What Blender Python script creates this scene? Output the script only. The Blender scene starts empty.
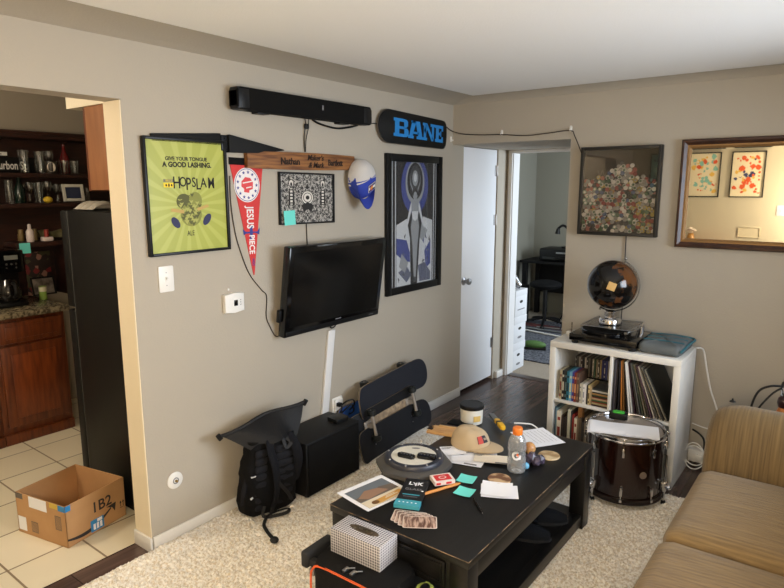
import bpy, bmesh, math, random
from mathutils import Matrix, Vector, Euler
random.seed(7)
C = bpy.context.scene.collection
PI = math.pi
R = math.radians

# ------------------------------------------------------------------ camera
scene = bpy.context.scene
cam_d = bpy.data.cameras.new('camera')
cam_d.sensor_fit = 'HORIZONTAL'; cam_d.sensor_width = 36.0
cam_d.lens = 36.0 * 610.0 / 784.0
cam_d.clip_start = 0.02
cam = bpy.data.objects.new('camera', cam_d); C.objects.link(cam)
cam.location = (2.535, 0.0, 1.72)
cam.rotation_euler = (R(90 - 9.86), 0, R(37.4))
scene.camera = cam

# ------------------------------------------------------------------ world, lights, exposure
w = bpy.data.worlds.new('sky'); scene.world = w; w.use_nodes = True
bg = w.node_tree.nodes['Background']; bg.inputs[0].default_value = (0.72, 0.84, 1.0, 1); bg.inputs[1].default_value = 1.0
def area(name, loc, rot, sx, sy, power, col):
    d = bpy.data.lights.new(name, 'AREA'); d.shape = 'RECTANGLE'; d.size = sx; d.size_y = sy
    d.energy = power; d.color = col
    o = bpy.data.objects.new(name, d); C.objects.link(o); o.location = loc; o.rotation_euler = rot
    return o
area('window_daylight', (3.80, 2.60, 1.62), (0, R(84), R(20)), 1.3, 2.0, 128, (0.80, 0.89, 1.0))
area('bedroom_daylight', (2.62, 6.35, 1.5), (0, R(90), R(18)), 1.3, 1.3, 95, (0.80, 0.9, 1.0))
def lamp(name, loc, power, col, rad):
    d = bpy.data.lights.new(name, 'POINT'); d.energy = power; d.color = col; d.shadow_soft_size = rad
    o = bpy.data.objects.new(name, d); C.objects.link(o); o.location = loc
lamp('floor_lamp_light', (2.35, -0.12, 1.50), 96, (1.0, 0.83, 0.62), 0.12)
lamp('kitchen_lamp_light', (-1.0, 0.1, 2.1), 48, (1.0, 0.88, 0.71), 0.1)
vs = scene.view_settings
scene.display_settings.display_device = 'sRGB'
vs.view_transform = 'Standard'; vs.look = 'None'; vs.gamma = 1.0; vs.use_curve_mapping = False
vs.exposure = 0.0
scene.cycles.max_bounces = 8; scene.cycles.transparent_max_bounces = 12
scene.cycles.caustics_reflective = False; scene.cycles.caustics_refractive = False
scene.cycles.sample_clamp_indirect = 4.0
scene.cycles.use_denoising = True

# ------------------------------------------------------------------ materials
def lin(c):
    return tuple((x / 12.92 if x <= 0.04045 else ((x + 0.055) / 1.055) ** 2.4) for x in c)
def rgb(r, g, b):
    return lin((r / 255, g / 255, b / 255)) + (1,)
_m = {}
def mat(name, col, rough=0.55, metal=0.0, spec=0.5, coat=0.0, bump=0.0, bscale=40, vary=0.0, vscale=6, stretch=(1, 1, 1), trans=0.0, col2=None, ramp=(0.35, 0.65), emit=0.0, sheen=0.0):
    if name in _m: return _m[name]
    m = bpy.data.materials.new(name); m.use_nodes = True; _m[name] = m
    nt = m.node_tree; b = nt.nodes['Principled BSDF']; L = nt.links.new
    c = rgb(*col) if max(col) > 1.0 else tuple(col) + (1,)
    b.inputs['Base Color'].default_value = c
    b.inputs['Roughness'].default_value = rough; b.inputs['Metallic'].default_value = metal
    b.inputs['Specular IOR Level'].default_value = spec
    b.inputs['Coat Weight'].default_value = coat; b.inputs['Coat Roughness'].default_value = 0.06
    b.inputs['Transmission Weight'].default_value = trans
    b.inputs['Sheen Weight'].default_value = sheen
    if emit:
        b.inputs['Emission Color'].default_value = c; b.inputs['Emission Strength'].default_value = emit
    if vary or col2 or bump:
        tc = nt.nodes.new('ShaderNodeTexCoord'); mp = nt.nodes.new('ShaderNodeMapping')
        mp.inputs['Scale'].default_value = stretch; L(tc.outputs['Object'], mp.inputs[0])
    if vary or col2:
        n = nt.nodes.new('ShaderNodeTexNoise'); n.inputs['Scale'].default_value = vscale; n.inputs['Detail'].default_value = 6
        L(mp.outputs[0], n.inputs['Vector'])
        r = nt.nodes.new('ShaderNodeValToRGB'); L(n.outputs['Fac'], r.inputs[0])
        r.color_ramp.elements[0].position = ramp[0]; r.color_ramp.elements[1].position = ramp[1]
        c2 = rgb(*col2) if col2 else tuple(x * (1 - vary) for x in c[:3]) + (1,)
        r.color_ramp.elements[0].color = c2; r.color_ramp.elements[1].color = c
        L(r.outputs[0], b.inputs['Base Color'])
    if bump:
        n2 = nt.nodes.new('ShaderNodeTexNoise'); n2.inputs['Scale'].default_value = bscale; n2.inputs['Detail'].default_value = 5
        L(mp.outputs[0], n2.inputs['Vector'])
        bp = nt.nodes.new('ShaderNodeBump'); bp.inputs['Strength'].default_value = bump; bp.inputs['Distance'].default_value = 0.01
        L(n2.outputs['Fac'], bp.inputs['Height']); L(bp.outputs[0], b.inputs['Normal'])
    return m
def clear(name, tint=(1, 1, 1), fac=0.12, rough=0.03, edge=0.8, milk=0.0):
    """thin clear sheet: mostly lets light through, with a Fresnel-like gloss"""
    if name in _m: return _m[name]
    m = bpy.data.materials.new(name); m.use_nodes = True; _m[name] = m
    nt = m.node_tree; L = nt.links.new; nt.nodes.remove(nt.nodes['Principled BSDF'])
    out = nt.nodes['Material Output']
    t = nt.nodes.new('ShaderNodeBsdfTransparent'); t.inputs[0].default_value = tuple(tint) + (1,)
    g = nt.nodes.new('ShaderNodeBsdfGlossy'); g.inputs['Roughness'].default_value = rough
    lw = nt.nodes.new('ShaderNodeLayerWeight'); lw.inputs[0].default_value = 0.35
    mx = nt.nodes.new('ShaderNodeMath'); mx.operation = 'MULTIPLY_ADD'; mx.inputs[1].default_value = edge; mx.inputs[2].default_value = fac
    mx.use_clamp = True
    L(lw.outputs['Fresnel'], mx.inputs[0])
    s = nt.nodes.new('ShaderNodeMixShader'); L(mx.outputs[0], s.inputs[0]); L(t.outputs[0], s.inputs[1]); L(g.outputs[0], s.inputs[2])
    if milk:
        d = nt.nodes.new('ShaderNodeBsdfDiffuse'); d.inputs[0].default_value = (.85, .86, .88, 1)
        s2 = nt.nodes.new('ShaderNodeMixShader'); s2.inputs[0].default_value = milk; L(s.outputs[0], s2.inputs[1]); L(d.outputs[0], s2.inputs[2]); s = s2
    L(s.outputs[0], out.inputs[0]); return m
def nodemat(name, fn, rough=0.5, **kw):
    """material whose base colour comes from fn(node_tree, object_coords_socket)"""
    if name in _m: return _m[name]
    m = mat(name, (128, 128, 128), rough, **kw)
    nt = m.node_tree
    tc = nt.nodes.new('ShaderNodeTexCoord')
    s = fn(nt, tc.outputs['Object'])
    nt.links.new(s, nt.nodes['Principled BSDF'].inputs['Base Color'])
    return m

paint = mat('taupe_paint', (175, 167, 153), 0.75, bump=0.12, bscale=90)
cream = mat('warm_lit_cream', (232, 218, 190), 0.7, bump=0.1, bscale=80)  # lighter than the wall paint: lamplight on the jamb is in the colour
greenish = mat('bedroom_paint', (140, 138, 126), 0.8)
kit_paint = mat('kitchen_paint', (160, 150, 134), 0.8)
white_ceil = mat('ceiling_paint', (250, 249, 246), 0.85, bump=0.15, bscale=120)
white_trim = mat('white_trim', (226, 226, 226), 0.45)
white_door = mat('white_door_paint', (232, 234, 238), 0.5)
black_pl = mat('black_plastic', (11, 11, 12), 0.42, spec=.35)
black_gl = mat('black_gloss', (8, 8, 9), 0.12)
black_mt = mat('black_matte', (11, 11, 12), 0.7, spec=.3)
black_fab = mat('black_fabric', (12, 12, 14), 0.85, spec=.2, bump=0.3, bscale=300)
dark_fab = mat('charcoal_fabric', (20, 21, 26), 0.9, spec=.2, bump=0.3, bscale=250)
chrome = mat('chrome', (225, 225, 228), 0.12, 1.0)
steel = mat('brushed_steel', (170, 170, 172), 0.35, 1.0)
brass = mat('old_brass', (178, 150, 95), 0.3, 1.0)
white_pl = mat('white_plastic', (232, 231, 227), 0.4)
paper = mat('white_paper', (236, 237, 242), 0.8)
ink = mat('black_ink', (24, 22, 20), 0.7)
grey_ink = mat('grey_ink', (120, 120, 124), 0.7)
teal_note = mat('teal_paper', (108, 216, 206), 0.8)
red_p = mat('red_print', (200, 44, 48), 0.6)
blue_p = mat('blue_print', (44, 74, 160), 0.6)
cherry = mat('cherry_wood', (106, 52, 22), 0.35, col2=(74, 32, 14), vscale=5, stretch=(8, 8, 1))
cherry_lit = mat('cherry_side_lit', (150, 100, 64), 0.45, col2=(136, 88, 54), vscale=5, stretch=(6, 6, 1))  # lighter copy of the cherry, light on the cabinet side put into its colour
dark_wood = mat('dark_stained_wood', (52, 24, 15), 0.45, col2=(32, 15, 10), vscale=5, stretch=(8, 1, 8))

# ------------------------------------------------------------------ mesh helpers
I4 = Matrix.Identity(4)
def T(x, y, z): return Matrix.Translation((x, y, z))
def RX(a): return Matrix.Rotation(a, 4, 'X')
def RY(a): return Matrix.Rotation(a, 4, 'Y')
def RZ(a): return Matrix.Rotation(a, 4, 'Z')
def S(x, y, z): return Matrix.Diagonal((x, y, z, 1))
WL = Matrix(((0, 0, 1, 0), (1, 0, 0, 0), (0, 1, 0, 0), (0, 0, 0, 1)))      # local x right, y up, z out: on the left wall (faces +x)
WB = Matrix(((1, 0, 0, 0), (0, 0, -1, 0), (0, 1, 0, 0), (0, 0, 0, 1)))     # on the back wall (faces -y)
WN = Matrix(((-1, 0, 0, 0), (0, 0, 1, 0), (0, 1, 0, 0), (0, 0, 0, 1)))     # on the near wall (faces +y)
def new(): return bmesh.new()
def put(bm, vs, fs, mi=0, mt=None):
    vv = [bm.verts.new((mt @ Vector(v)) if mt is not None else v) for v in vs]
    flip = mt is not None and mt.to_3x3().determinant() < 0
    for f in fs:
        try:
            nf = bm.faces.new([vv[i] for i in (reversed(f) if flip else f)]); nf.material_index = mi
        except ValueError: pass
    return vv
def merge(bm, b2, mt=None, mi=None):
    vm = {}
    for v in b2.verts: vm[v] = bm.verts.new((mt @ v.co) if mt is not None else v.co)
    for f in b2.faces:
        try:
            nf = bm.faces.new([vm[v] for v in f.verts]); nf.material_index = f.material_index if mi is None else mi
        except ValueError: pass
    b2.free()
def box(bm, x0, x1, y0, y1, z0, z1, bev=0.0, seg=2, mi=0, mt=None):
    b = bmesh.new()
    put(b, [(x0, y0, z0), (x1, y0, z0), (x1, y1, z0), (x0, y1, z0), (x0, y0, z1), (x1, y0, z1), (x1, y1, z1), (x0, y1, z1)],
        [(3, 2, 1, 0), (4, 5, 6, 7), (0, 1, 5, 4), (1, 2, 6, 5), (2, 3, 7, 6), (3, 0, 4, 7)])
    if bev: bmesh.ops.bevel(b, geom=list(b.edges), offset=bev, segments=seg, profile=0.5, affect='EDGES', clamp_overlap=True)
    for f in b.faces: f.material_index = mi
    merge(bm, b, mt)
def cyl(bm, p0, p1, r0, r1=None, n=16, mi=0, mt=None, caps=True):
    r1 = r0 if r1 is None else r1
    p0, p1 = Vector(p0), Vector(p1); d = (p1 - p0).normalized()
    a = d.orthogonal().normalized(); b = d.cross(a)
    vs = []
    for p, r in ((p0, r0), (p1, r1)):
        for i in range(n):
            t = 2 * PI * i / n; vs.append(p + (a * math.cos(t) + b * math.sin(t)) * r)
    fs = [(i, (i + 1) % n, n + (i + 1) % n, n + i) for i in range(n)]
    if caps: fs += [tuple(reversed(range(n))), tuple(range(n, 2 * n))]
    put(bm, vs, fs, mi, mt)
def smooth_path(pts, k=6):
    P = [Vector(p) for p in pts]
    if len(P) < 3: return P
    out = []
    for i in range(len(P) - 1):
        p0 = P[max(i - 1, 0)]; p1 = P[i]; p2 = P[i + 1]; p3 = P[min(i + 2, len(P) - 1)]
        for j in range(k):
            t = j / k
            out.append(0.5 * ((2 * p1) + (-p0 + p2) * t + (2 * p0 - 5 * p1 + 4 * p2 - p3) * t * t + (-p0 + 3 * p1 - 3 * p2 + p3) * t ** 3))
    out.append(P[-1]); return out
def tube(bm, pts, r, n=8, mi=0, mt=None, k=6, flat=1.0, up=None):
    P = smooth_path(pts, k) if k else [Vector(p) for p in pts]
    vs = []; m = len(P)
    d0 = (P[1] - P[0]).normalized(); a = Vector(up) if up else d0.orthogonal().normalized()
    for i, p in enumerate(P):
        d = (P[min(i + 1, m - 1)] - P[max(i - 1, 0)])
        d = d.normalized() if d.length > 1e-9 else d0
        a = a - d * a.dot(d); a = a.normalized() if a.length > 1e-6 else d.orthogonal().normalized()
        b = d.cross(a)
        rr = r[min(i, len(r) - 1)] if isinstance(r, (list, tuple)) else r
        for j in range(n):
            t = 2 * PI * j / n; vs.append(p + a * math.cos(t) * rr * flat + b * math.sin(t) * rr)
    fs = [(i * n + j, i * n + (j + 1) % n, (i + 1) * n + (j + 1) % n, (i + 1) * n + j) for i in range(m - 1) for j in range(n)]
    fs += [tuple(reversed(range(n))), tuple(range((m - 1) * n, m * n))]
    put(bm, vs, fs, mi, mt)
def lathe(bm, prof, n=24, mi=0, mt=None, closed=False):
    vs = []; m = len(prof)
    for r, z in prof:
        for j in range(n):
            t = 2 * PI * j / n; vs.append((r * math.cos(t), r * math.sin(t), z))
    fs = [(i * n + j, i * n + (j + 1) % n, (i + 1) * n + (j + 1) % n, (i + 1) * n + j) for i in range(m - 1) for j in range(n)]
    if not closed:
        if prof[0][0] > 1e-6: fs.append(tuple(reversed(range(n))))
        if prof[-1][0] > 1e-6: fs.append(tuple(range((m - 1) * n, m * n)))
    put(bm, vs, fs, mi, mt)
def prism(bm, poly, h, mi=0, mt=None, z0=0.0, bev=0.0):
    n = len(poly)
    b = bmesh.new()
    vs = [(x, y, z0) for x, y in poly] + [(x, y, z0 + h) for x, y in poly]
    fs = [tuple(reversed(range(n))), tuple(range(n, 2 * n))] + [(i, (i + 1) % n, n + (i + 1) % n, n + i) for i in range(n)]
    put(b, vs, fs)
    if bev: bmesh.ops.bevel(b, geom=[e for e in b.edges if abs(e.verts[0].co.z - e.verts[1].co.z) < 1e-6], offset=bev, segments=2, profile=0.5, affect='EDGES', clamp_overlap=True)
    merge(bm, b, mt, mi)
def flat(bm, poly, mi=0, mt=None, z=0.0):
    put(bm, [(x, y, z) for x, y in poly], [tuple(range(len(poly)))], mi, mt)
def rect(x0, x1, y0, y1): return [(x0, y0), (x1, y0), (x1, y1), (x0, y1)]
def ell(cx, cy, rx, ry=None, n=20, a0=0, rot=0):
    ry = rx if ry is None else ry
    out = []
    for i in range(n):
        t = a0 + 2 * PI * i / n; x = rx * math.cos(t); y = ry * math.sin(t)
        out.append((cx + x * math.cos(rot) - y * math.sin(rot), cy + x * math.sin(rot) + y * math.cos(rot)))
    return out
def rrect(x0, x1, y0, y1, r, n=6):
    out = []
    for cx, cy, a in ((x1 - r, y0 + r, -90), (x1 - r, y1 - r, 0), (x0 + r, y1 - r, 90), (x0 + r, y0 + r, 180)):
        for i in range(n + 1):
            t = R(a + 90 * i / n); out.append((cx + r * math.cos(t), cy + r * math.sin(t)))
    return out
def sphere(bm, c, r, mi=0, mt=None, u=20, v=12, sc=(1, 1, 1)):
    b = bmesh.new(); bmesh.ops.create_uvsphere(b, u_segments=u, v_segments=v, radius=r)
    M = T(*c) @ S(*sc)
    merge(bm, b, (mt @ M) if mt is not None else M, mi)
def surf(bm, fn, nu, nv, mi=0, mt=None, thick=0.0):
    vs = [fn(i / nu, j / nv) for j in range(nv + 1) for i in range(nu + 1)]
    fs = [(j * (nu + 1) + i, j * (nu + 1) + i + 1, (j + 1) * (nu + 1) + i + 1, (j + 1) * (nu + 1) + i) for j in range(nv) for i in range(nu)]
    put(bm, vs, fs, mi, mt)
def ring(bm, r_in, r_out, z0, z1, n=32, mi=0, mt=None):
    lathe(bm, [(r_in, z0), (r_out, z0), (r_out, z1), (r_in, z1), (r_in, z0)], n, mi, mt, closed=True)
def text(bm, s, size, mt, mi=0, bold=0.0, align='CENTER', sx=1.0, ext=0.0004, shear=0.0):
    cu = bpy.data.curves.new('lettering', 'FONT'); cu.body = s; cu.size = size; cu.align_x = align; cu.align_y = 'CENTER'
    cu.offset = bold; cu.extrude = ext; cu.shear = shear; cu.resolution_u = 3
    o = bpy.data.objects.new('lettering', cu); C.objects.link(o)
    bpy.context.view_layer.update()
    me = bpy.data.meshes.new_from_object(o.evaluated_get(bpy.context.evaluated_depsgraph_get()))
    b = bmesh.new(); b.from_mesh(me)
    merge(bm, b, mt @ S(sx, 1, 1), mi)
    bpy.data.objects.remove(o); bpy.data.curves.remove(cu); bpy.data.meshes.remove(me)
def obj(name, bm, mats, parent=None, loc=(0, 0, 0), rot=None, ang=38, kind=None, sub=0):
    me = bpy.data.meshes.new(name); bm.normal_update(); bm.to_mesh(me); bm.free()
    for m in (mats if isinstance(mats, (list, tuple)) else [mats]): me.materials.append(m)
    if len(me.polygons):
        me.polygons.foreach_set('use_smooth', [True] * len(me.polygons))
        me.set_sharp_from_angle(angle=R(ang))
    o = bpy.data.objects.new(name, me); C.objects.link(o)
    o.location = loc
    if rot is not None: o.rotation_euler = rot.to_euler() if isinstance(rot, Matrix) else rot
    if parent: o.parent = parent
    if kind: o['kind'] = kind
    if sub:
        md = o.modifiers.new('subdivision', 'SUBSURF'); md.levels = sub; md.render_levels = sub
    return o
def tag(o, label, cat, group=None):
    o['label'] = label; o['category'] = cat
    if group: o['group'] = group
    return o
def thing(name, label, cat, loc=(0, 0, 0), rot=None, group=None):
    o = bpy.data.objects.new(name, None); C.objects.link(o); o.empty_display_size = 0.05
    o.location = loc
    if rot is not None: o.rotation_euler = rot.to_euler() if isinstance(rot, Matrix) else rot
    return tag(o, label, cat, group)
def one(name, bm, mats, label, cat, loc=(0, 0, 0), rot=None, group=None, **k):
    return tag(obj(name, bm, mats, None, loc, rot, **k), label, cat, group)
def struct(name, bm, mats, **k):
    return obj(name, bm, mats, kind='structure', **k)
def dup(root, loc, rot=None, label=None):
    r = root.copy(); C.objects.link(r); r.location = loc
    if rot is not None: r.rotation_euler = rot
    if label: r['label'] = label
    for ch in list(root.children):
        c = ch.copy(); C.objects.link(c); c.parent = r
        for g in list(ch.children):
            d = g.copy(); C.objects.link(d); d.parent = c
    return r
# ------------------------------------------------------------------ the room
ZC = 2.376; COV = 2.335
def planks(nt, v):
    L = nt.links.new
    mp = nt.nodes.new('ShaderNodeMapping'); mp.inputs['Rotation'].default_value = (0, 0, R(90)); L(v, mp.inputs[0])
    br = nt.nodes.new('ShaderNodeTexBrick'); L(mp.outputs[0], br.inputs['Vector'])
    br.inputs['Scale'].default_value = 1.0; br.inputs['Brick Width'].default_value = 1.1; br.inputs['Row Height'].default_value = 0.125
    br.inputs['Mortar Size'].default_value = 0.0025; br.offset = 0.37
    br.inputs['Color1'].default_value = rgb(92, 76, 70); br.inputs['Color2'].default_value = rgb(62, 48, 44); br.inputs['Mortar'].default_value = rgb(30, 24, 22)
    mp2 = nt.nodes.new('ShaderNodeMapping'); mp2.inputs['Scale'].default_value = (22, 1.6, 1); L(v, mp2.inputs[0])
    n = nt.nodes.new('ShaderNodeTexNoise'); n.inputs['Scale'].default_value = 1.8; n.inputs['Detail'].default_value = 7; L(mp2.outputs[0], n.inputs['Vector'])
    r = nt.nodes.new('ShaderNodeValToRGB'); L(n.outputs['Fac'], r.inputs[0])
    r.color_ramp.elements[0].position = 0.3; r.color_ramp.elements[0].color = (0.55, 0.52, 0.5, 1)
    r.color_ramp.elements[1].position = 0.7; r.color_ramp.elements[1].color = (1.35, 1.3, 1.3, 1)
    mx = nt.nodes.new('ShaderNodeMix'); mx.data_type = 'RGBA'; mx.blend_type = 'MULTIPLY'; mx.inputs[0].default_value = 1
    L(br.outputs[0], mx.inputs[6]); L(r.outputs[0], mx.inputs[7]); return mx.outputs[2]
wood_floor = nodemat('wood_plank_floor', planks, 0.26)
def tiles(nt, v):
    L = nt.links.new
    mp = nt.nodes.new('ShaderNodeMapping'); mp.inputs['Location'].default_value = (0.06, 0.05, 0); L(v, mp.inputs[0])
    br = nt.nodes.new('ShaderNodeTexBrick'); br.offset = 0.0; L(mp.outputs[0], br.inputs['Vector'])
    br.inputs['Scale'].default_value = 1.0; br.inputs['Brick Width'].default_value = 0.33; br.inputs['Row Height'].default_value = 0.33
    br.inputs['Mortar Size'].default_value = 0.005
    br.inputs['Color1'].default_value = rgb(230, 220, 194); br.inputs['Color2'].default_value = rgb(222, 211, 184); br.inputs['Mortar'].default_value = rgb(140, 122, 96)
    return br.outputs[0]
tile_floor = nodemat('cream_floor_tile', tiles, 0.35)
carpet_m = mat('bedroom_carpet', (172, 160, 144), 0.95, bump=0.6, bscale=200, col2=(140, 128, 112), vscale=90)

b = new(); box(b, 0.0, 3.4, -0.6, 5.0, -0.1, 0.0); box(b, -0.13, 0.0, 0.1, 1.43, -0.1, 0.004); box(b, -0.135, 0.0, 4.243, 4.825, -0.1, 0.0)
struct('floor', b, wood_floor)
b = new(); box(b, -2.6, -0.13, -0.6, 3.0, -0.1, 0.0); struct('floor_kitchen', b, tile_floor)
b = new(); box(b, -1.2, 2.65, 5.0, 8.1, -0.1, 0.0); struct('floor_bedroom', b, carpet_m)
# left wall: opening to the kitchen (y 0.1-1.43), closet door at y 4.243-4.82
OZ = 2.09
b = new()
box(b, -0.135, 0, -0.6, 0.1, 0, 2.5); box(b, -0.135, 0, 0.1, 1.43, OZ, 2.5)
box(b, -0.135, 0, 1.43, 4.243, 0, 2.5); box(b, -0.135, 0, 4.243, 4.825, 2.045, 2.5); box(b, -0.135, 0, 4.825, 5.0, 0, 2.5)
struct('wall_left', b, paint)
# cream return of the opening, the warm light on it put into its colour
b = new(); box(b, -0.136, -0.002, 1.424, 1.4295, 0.0, OZ - 0.003); struct('trim_1', b, cream)
# back wall with the wide opening to the little hall
b = new()
box(b, 0.93, 3.4, 4.08, 4.2, 0, 2.5); box(b, 0.0, 0.93, 4.08, 4.2, 2.045, 2.5)
struct('wall_back', b, paint)
b = new(); box(b, 0.93, 1.0, 4.2, 5.0, 0, 2.3); struct('wall_hall', b, paint)
b = new(); box(b, 0.0, 0.93, 4.2, 5.0, 2.045, 2.3); struct('ceiling_hall', b, paint)
# hall end wall with bedroom doorway
b = new()
box(b, -1.2, 0.05, 5.0, 5.11, 0, 2.5); box(b, 0.88, 2.65, 5.0, 5.11, 0, 2.5); box(b, 0.05, 0.88, 5.0, 5.11, 2.022, 2.5)
struct('wall_hall_end', b, paint)
b = new()
box(b, 0.018, 0.052, 4.982, 4.999, 0, 2.044, 0.003); box(b, 0.876, 0.928, 4.982, 4.999, 0, 2.044, 0.003)
box(b, 0.052, 0.876, 4.982, 4.999, 2.019, 2.044, 0.003); box(b, 0.0505, 0.06, 5.0, 5.115, 0, 2.02)
struct('trim_2', b, white_trim)
b = new(); box(b, 0.062, 0.88, 5.0, 5.09, 0.0005, 0.006, 0.002); struct('trim_3', b, mat('threshold_wood', (70, 58, 52), 0.4))
# right wall with the window, near wall
WY0, WY1, WZ0, WZ1 = 1.5, 3.4, 0.97, 2.13
b = new()
box(b, 3.3, 3.42, -0.6, WY0, 0, 2.5); box(b, 3.3, 3.42, WY1, 4.2, 0, 2.5)
box(b, 3.3, 3.42, WY0, WY1, 0, WZ0); box(b, 3.3, 3.42, WY0, WY1, WZ1, 2.5)
struct('wall_right', b, paint)
win = struct('window_1', (lambda q: (box(q, 3.36, 3.364, WY0 + .03, WY1 - .03, WZ0 + .03, WZ1 - .03), q)[1])(new()), clear('window_glass', fac=0.02))
b = new()
for y0, y1, z0, z1 in ((WY0, WY1, WZ0, WZ0 + .04), (WY0, WY1, WZ1 - .04, WZ1), (WY0, WY0 + .04, WZ0, WZ1), (WY1 - .04, WY1, WZ0, WZ1), (2.43, 2.47, WZ0, WZ1)):
    box(b, 3.335, 3.39, y0, y1, z0, z1, 0.004)
obj('window_frame', b, white_trim, win)
b = new(); box(b, -0.135, 3.42, -0.72, -0.6, 0, 2.5); struct('wall_near', b, mat('near_wall_paint', (206, 196, 170), 0.75, bump=0.12, bscale=90))
# ceiling and its painted cove
b = new(); box(b, -0.135, 3.42, -0.72, 4.2, ZC + 0.001, 2.5); struct('ceiling', b, white_ceil)
b = new()
def cove(bm, p, q, nrm, wd):
    pts = []
    for i in range(9):
        t = i / 8; a = t * PI / 2
        pts.append((wd * (1 - math.cos(a)) * 0.35 + wd * t * 0.65, (ZC - COV) * (math.sin(a) * 0.6 + t * 0.4)))
    vs = []
    for base in (p, q):
        for d, z in pts: vs.append((base[0] + nrm[0] * d, base[1] + nrm[1] * d, COV + z))
    n = len(pts)
    put(bm, vs, [(i, i + 1, n + i + 1, n + i) for i in range(n - 1)])
cove(b, (0.001, -0.6), (0.001, 4.08), (1, 0), 0.215)
cove(b, (3.299, 4.079), (0, 4.079), (0, -1), 0.085)
cove(b, (3.299, -0.6), (3.299, 4.08), (-1, 0), 0.215)
struct('trim_4', b, paint)
# baseboards
bb = mat('baseboard_paint', (224, 222, 218), 0.5)
def base(name, x0, x1, y0, y1, h=0.075):
    q = new(); box(q, x0, x1, y0, y1, 0, h, 0.004); struct(name, q, bb)
base('baseboard_left', 0.0005, 0.013, 1.43, 4.24)
base('baseboard_back', 0.94, 3.29, 4.066, 4.0795, 0.09)
base('baseboard_jamb', -0.135, 0.013, 1.41, 1.4235, 0.075)
base('baseboard_hall', 0.0005, 0.03, 4.86, 4.999, 0.06)
# closet door in the left wall
b = new(); box(b, -0.06, -0.012, 4.247, 4.822, 0.03, 2.04, 0.002)
door = struct('door_1', b, white_door)
b = new(); M = T(-0.012, 4.30, 0.965) @ RY(PI / 2)
lathe(b, [(0.034, 0), (0.034, 0.006), (0.014, 0.012), (0.012, 0.03), (0.022, 0.036), (0.028, 0.05), (0.026, 0.062), (0.012, 0.068)], 24, 0, M)
obj('door_knob', b, steel, door)
for z in (1.82, 1.40, 0.30):
    b = new(); cyl(b, (-0.006, 4.818, z), (-0.006, 4.818, z + 0.09), 0.007, n=10); box(b, -0.012, -0.009, 4.79, 4.82, z, z + .09)
    obj('hinge', b, steel, door)
b = new(); box(b, -0.13, -0.07, 4.243, 4.825, 0, 2.045); struct('door_blackout', b, black_mt)  # unseen black panel added behind the door to keep outside light out

# ------------------------------------------------------------------ kitchen shell
b = new()
box(b, -2.62, -2.5, -0.6, 3.05, 0, 2.5); struct('wall_kitchen_far', b, kit_paint)
b = new(); box(b, -2.5, -0.135, 2.95, 3.05, 0, 2.5); struct('wall_kitchen_end', b, kit_paint)
b = new(); box(b, -2.62, -0.135, -0.72, -0.6, 0, 2.5); struct('wall_kitchen_near', b, kit_paint)
b = new(); box(b, -2.62, -0.135, -0.72, 3.05, 2.42, 2.5); struct('ceiling_kitchen', b, white_ceil)
b = new(); box(b, -0.735, -0.137, 1.55, 2.39, 2.115, 2.42); struct('trim_6', b, mat('soffit_paint', (226, 216, 192), 0.7))

# ------------------------------------------------------------------ bedroom shell
b = new(); box(b, -1.2, -1.08, 5.11, 8.1, 0, 2.5); struct('wall_bedroom_left', b, greenish)
b = new(); box(b, -1.2, 2.75, 8.0, 8.1, 0, 2.5); struct('wall_bedroom_back', b, greenish)
b = new(); box(b, 2.65, 2.75, 5.0, 5.6, 0, 2.5); box(b, 2.65, 2.75, 7.5, 8.1, 0, 2.5); box(b, 2.65, 2.75, 5.6, 7.5, 0, 0.8); box(b, 2.65, 2.75, 5.6, 7.5, 2.2, 2.5)
struct('wall_bedroom_right', b, greenish)
b = new(); box(b, -1.2, 2.75, 5.0, 8.1, 2.45, 2.55); struct('ceiling_bedroom', b, white_ceil)
b = new(); box(b, -1.079, -1.05, 6.55, 7.3, 0.01, 2.0, 0.003)
d2 = struct('door_2', b, mat('bedroom_door_paint', (206, 208, 200), 0.5))
b = new(); box(b, -1.079, -1.04, 7.31, 7.38, 0, 2.05, 0.003); box(b, -1.079, -1.04, 6.47, 6.54, 0, 2.05, 0.003); box(b, -1.079, -1.04, 6.54, 7.31, 2.01, 2.07, 0.003)
struct('trim_7', b, white_trim)
b = new(); sphere(b, (-1.02, 7.22, 0.95), 0.03, u=14, v=8); cyl(b, (-1.05, 7.22, 0.95), (-1.02, 7.22, 0.95), 0.012); obj('door_knob', b, black_mt, d2)

# ------------------------------------------------------------------ lamps that light the room (behind the viewer)
b = new(); M = T(1.25, 0.25, 2.2)
t = thing('floor_lamp', 'brass floor lamp with bare warm globe bulbs in the corner behind the viewer', 'lamp', (2.35, -0.25, 0.001))
lathe(b, [(0.0, 0), (0.13, 0), (0.13, 0.015), (0.02, 0.03), (0.0, 0.03)], 32); obj('base', b, brass, t)
b = new(); cyl(b, (0, 0, .03), (0, 0, 1.40), .011); tube(b, [(0, 0, 1.38), (0, .03, 1.43), (0, .13, 1.40), (0, .13, 1.44)], .009); obj('pole', b, brass, t)
b = new(); sphere(b, (0, .13, 1.475), .03); obj('bulb', b, mat('lit_glass', (255, 226, 180), 0.5, emit=3.0), t)
t = thing('ceiling_light', 'kitchen ceiling light with a frosted bowl', 'ceiling light', (-1.0, 0.1, 2.42))
b = new(); lathe(b, [(0.0, 0), (0.15, 0), (0.155, -0.02), (0.15, -0.03), (0.0, -0.03)], 32); obj('base', b, brass, t)
b = new(); lathe(b, [(0.14, -0.03), (0.13, -0.07), (0.09, -0.10), (0.0, -0.112)], 32); obj('frosted_bowl', b, _m['lit_glass'], t)

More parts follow.
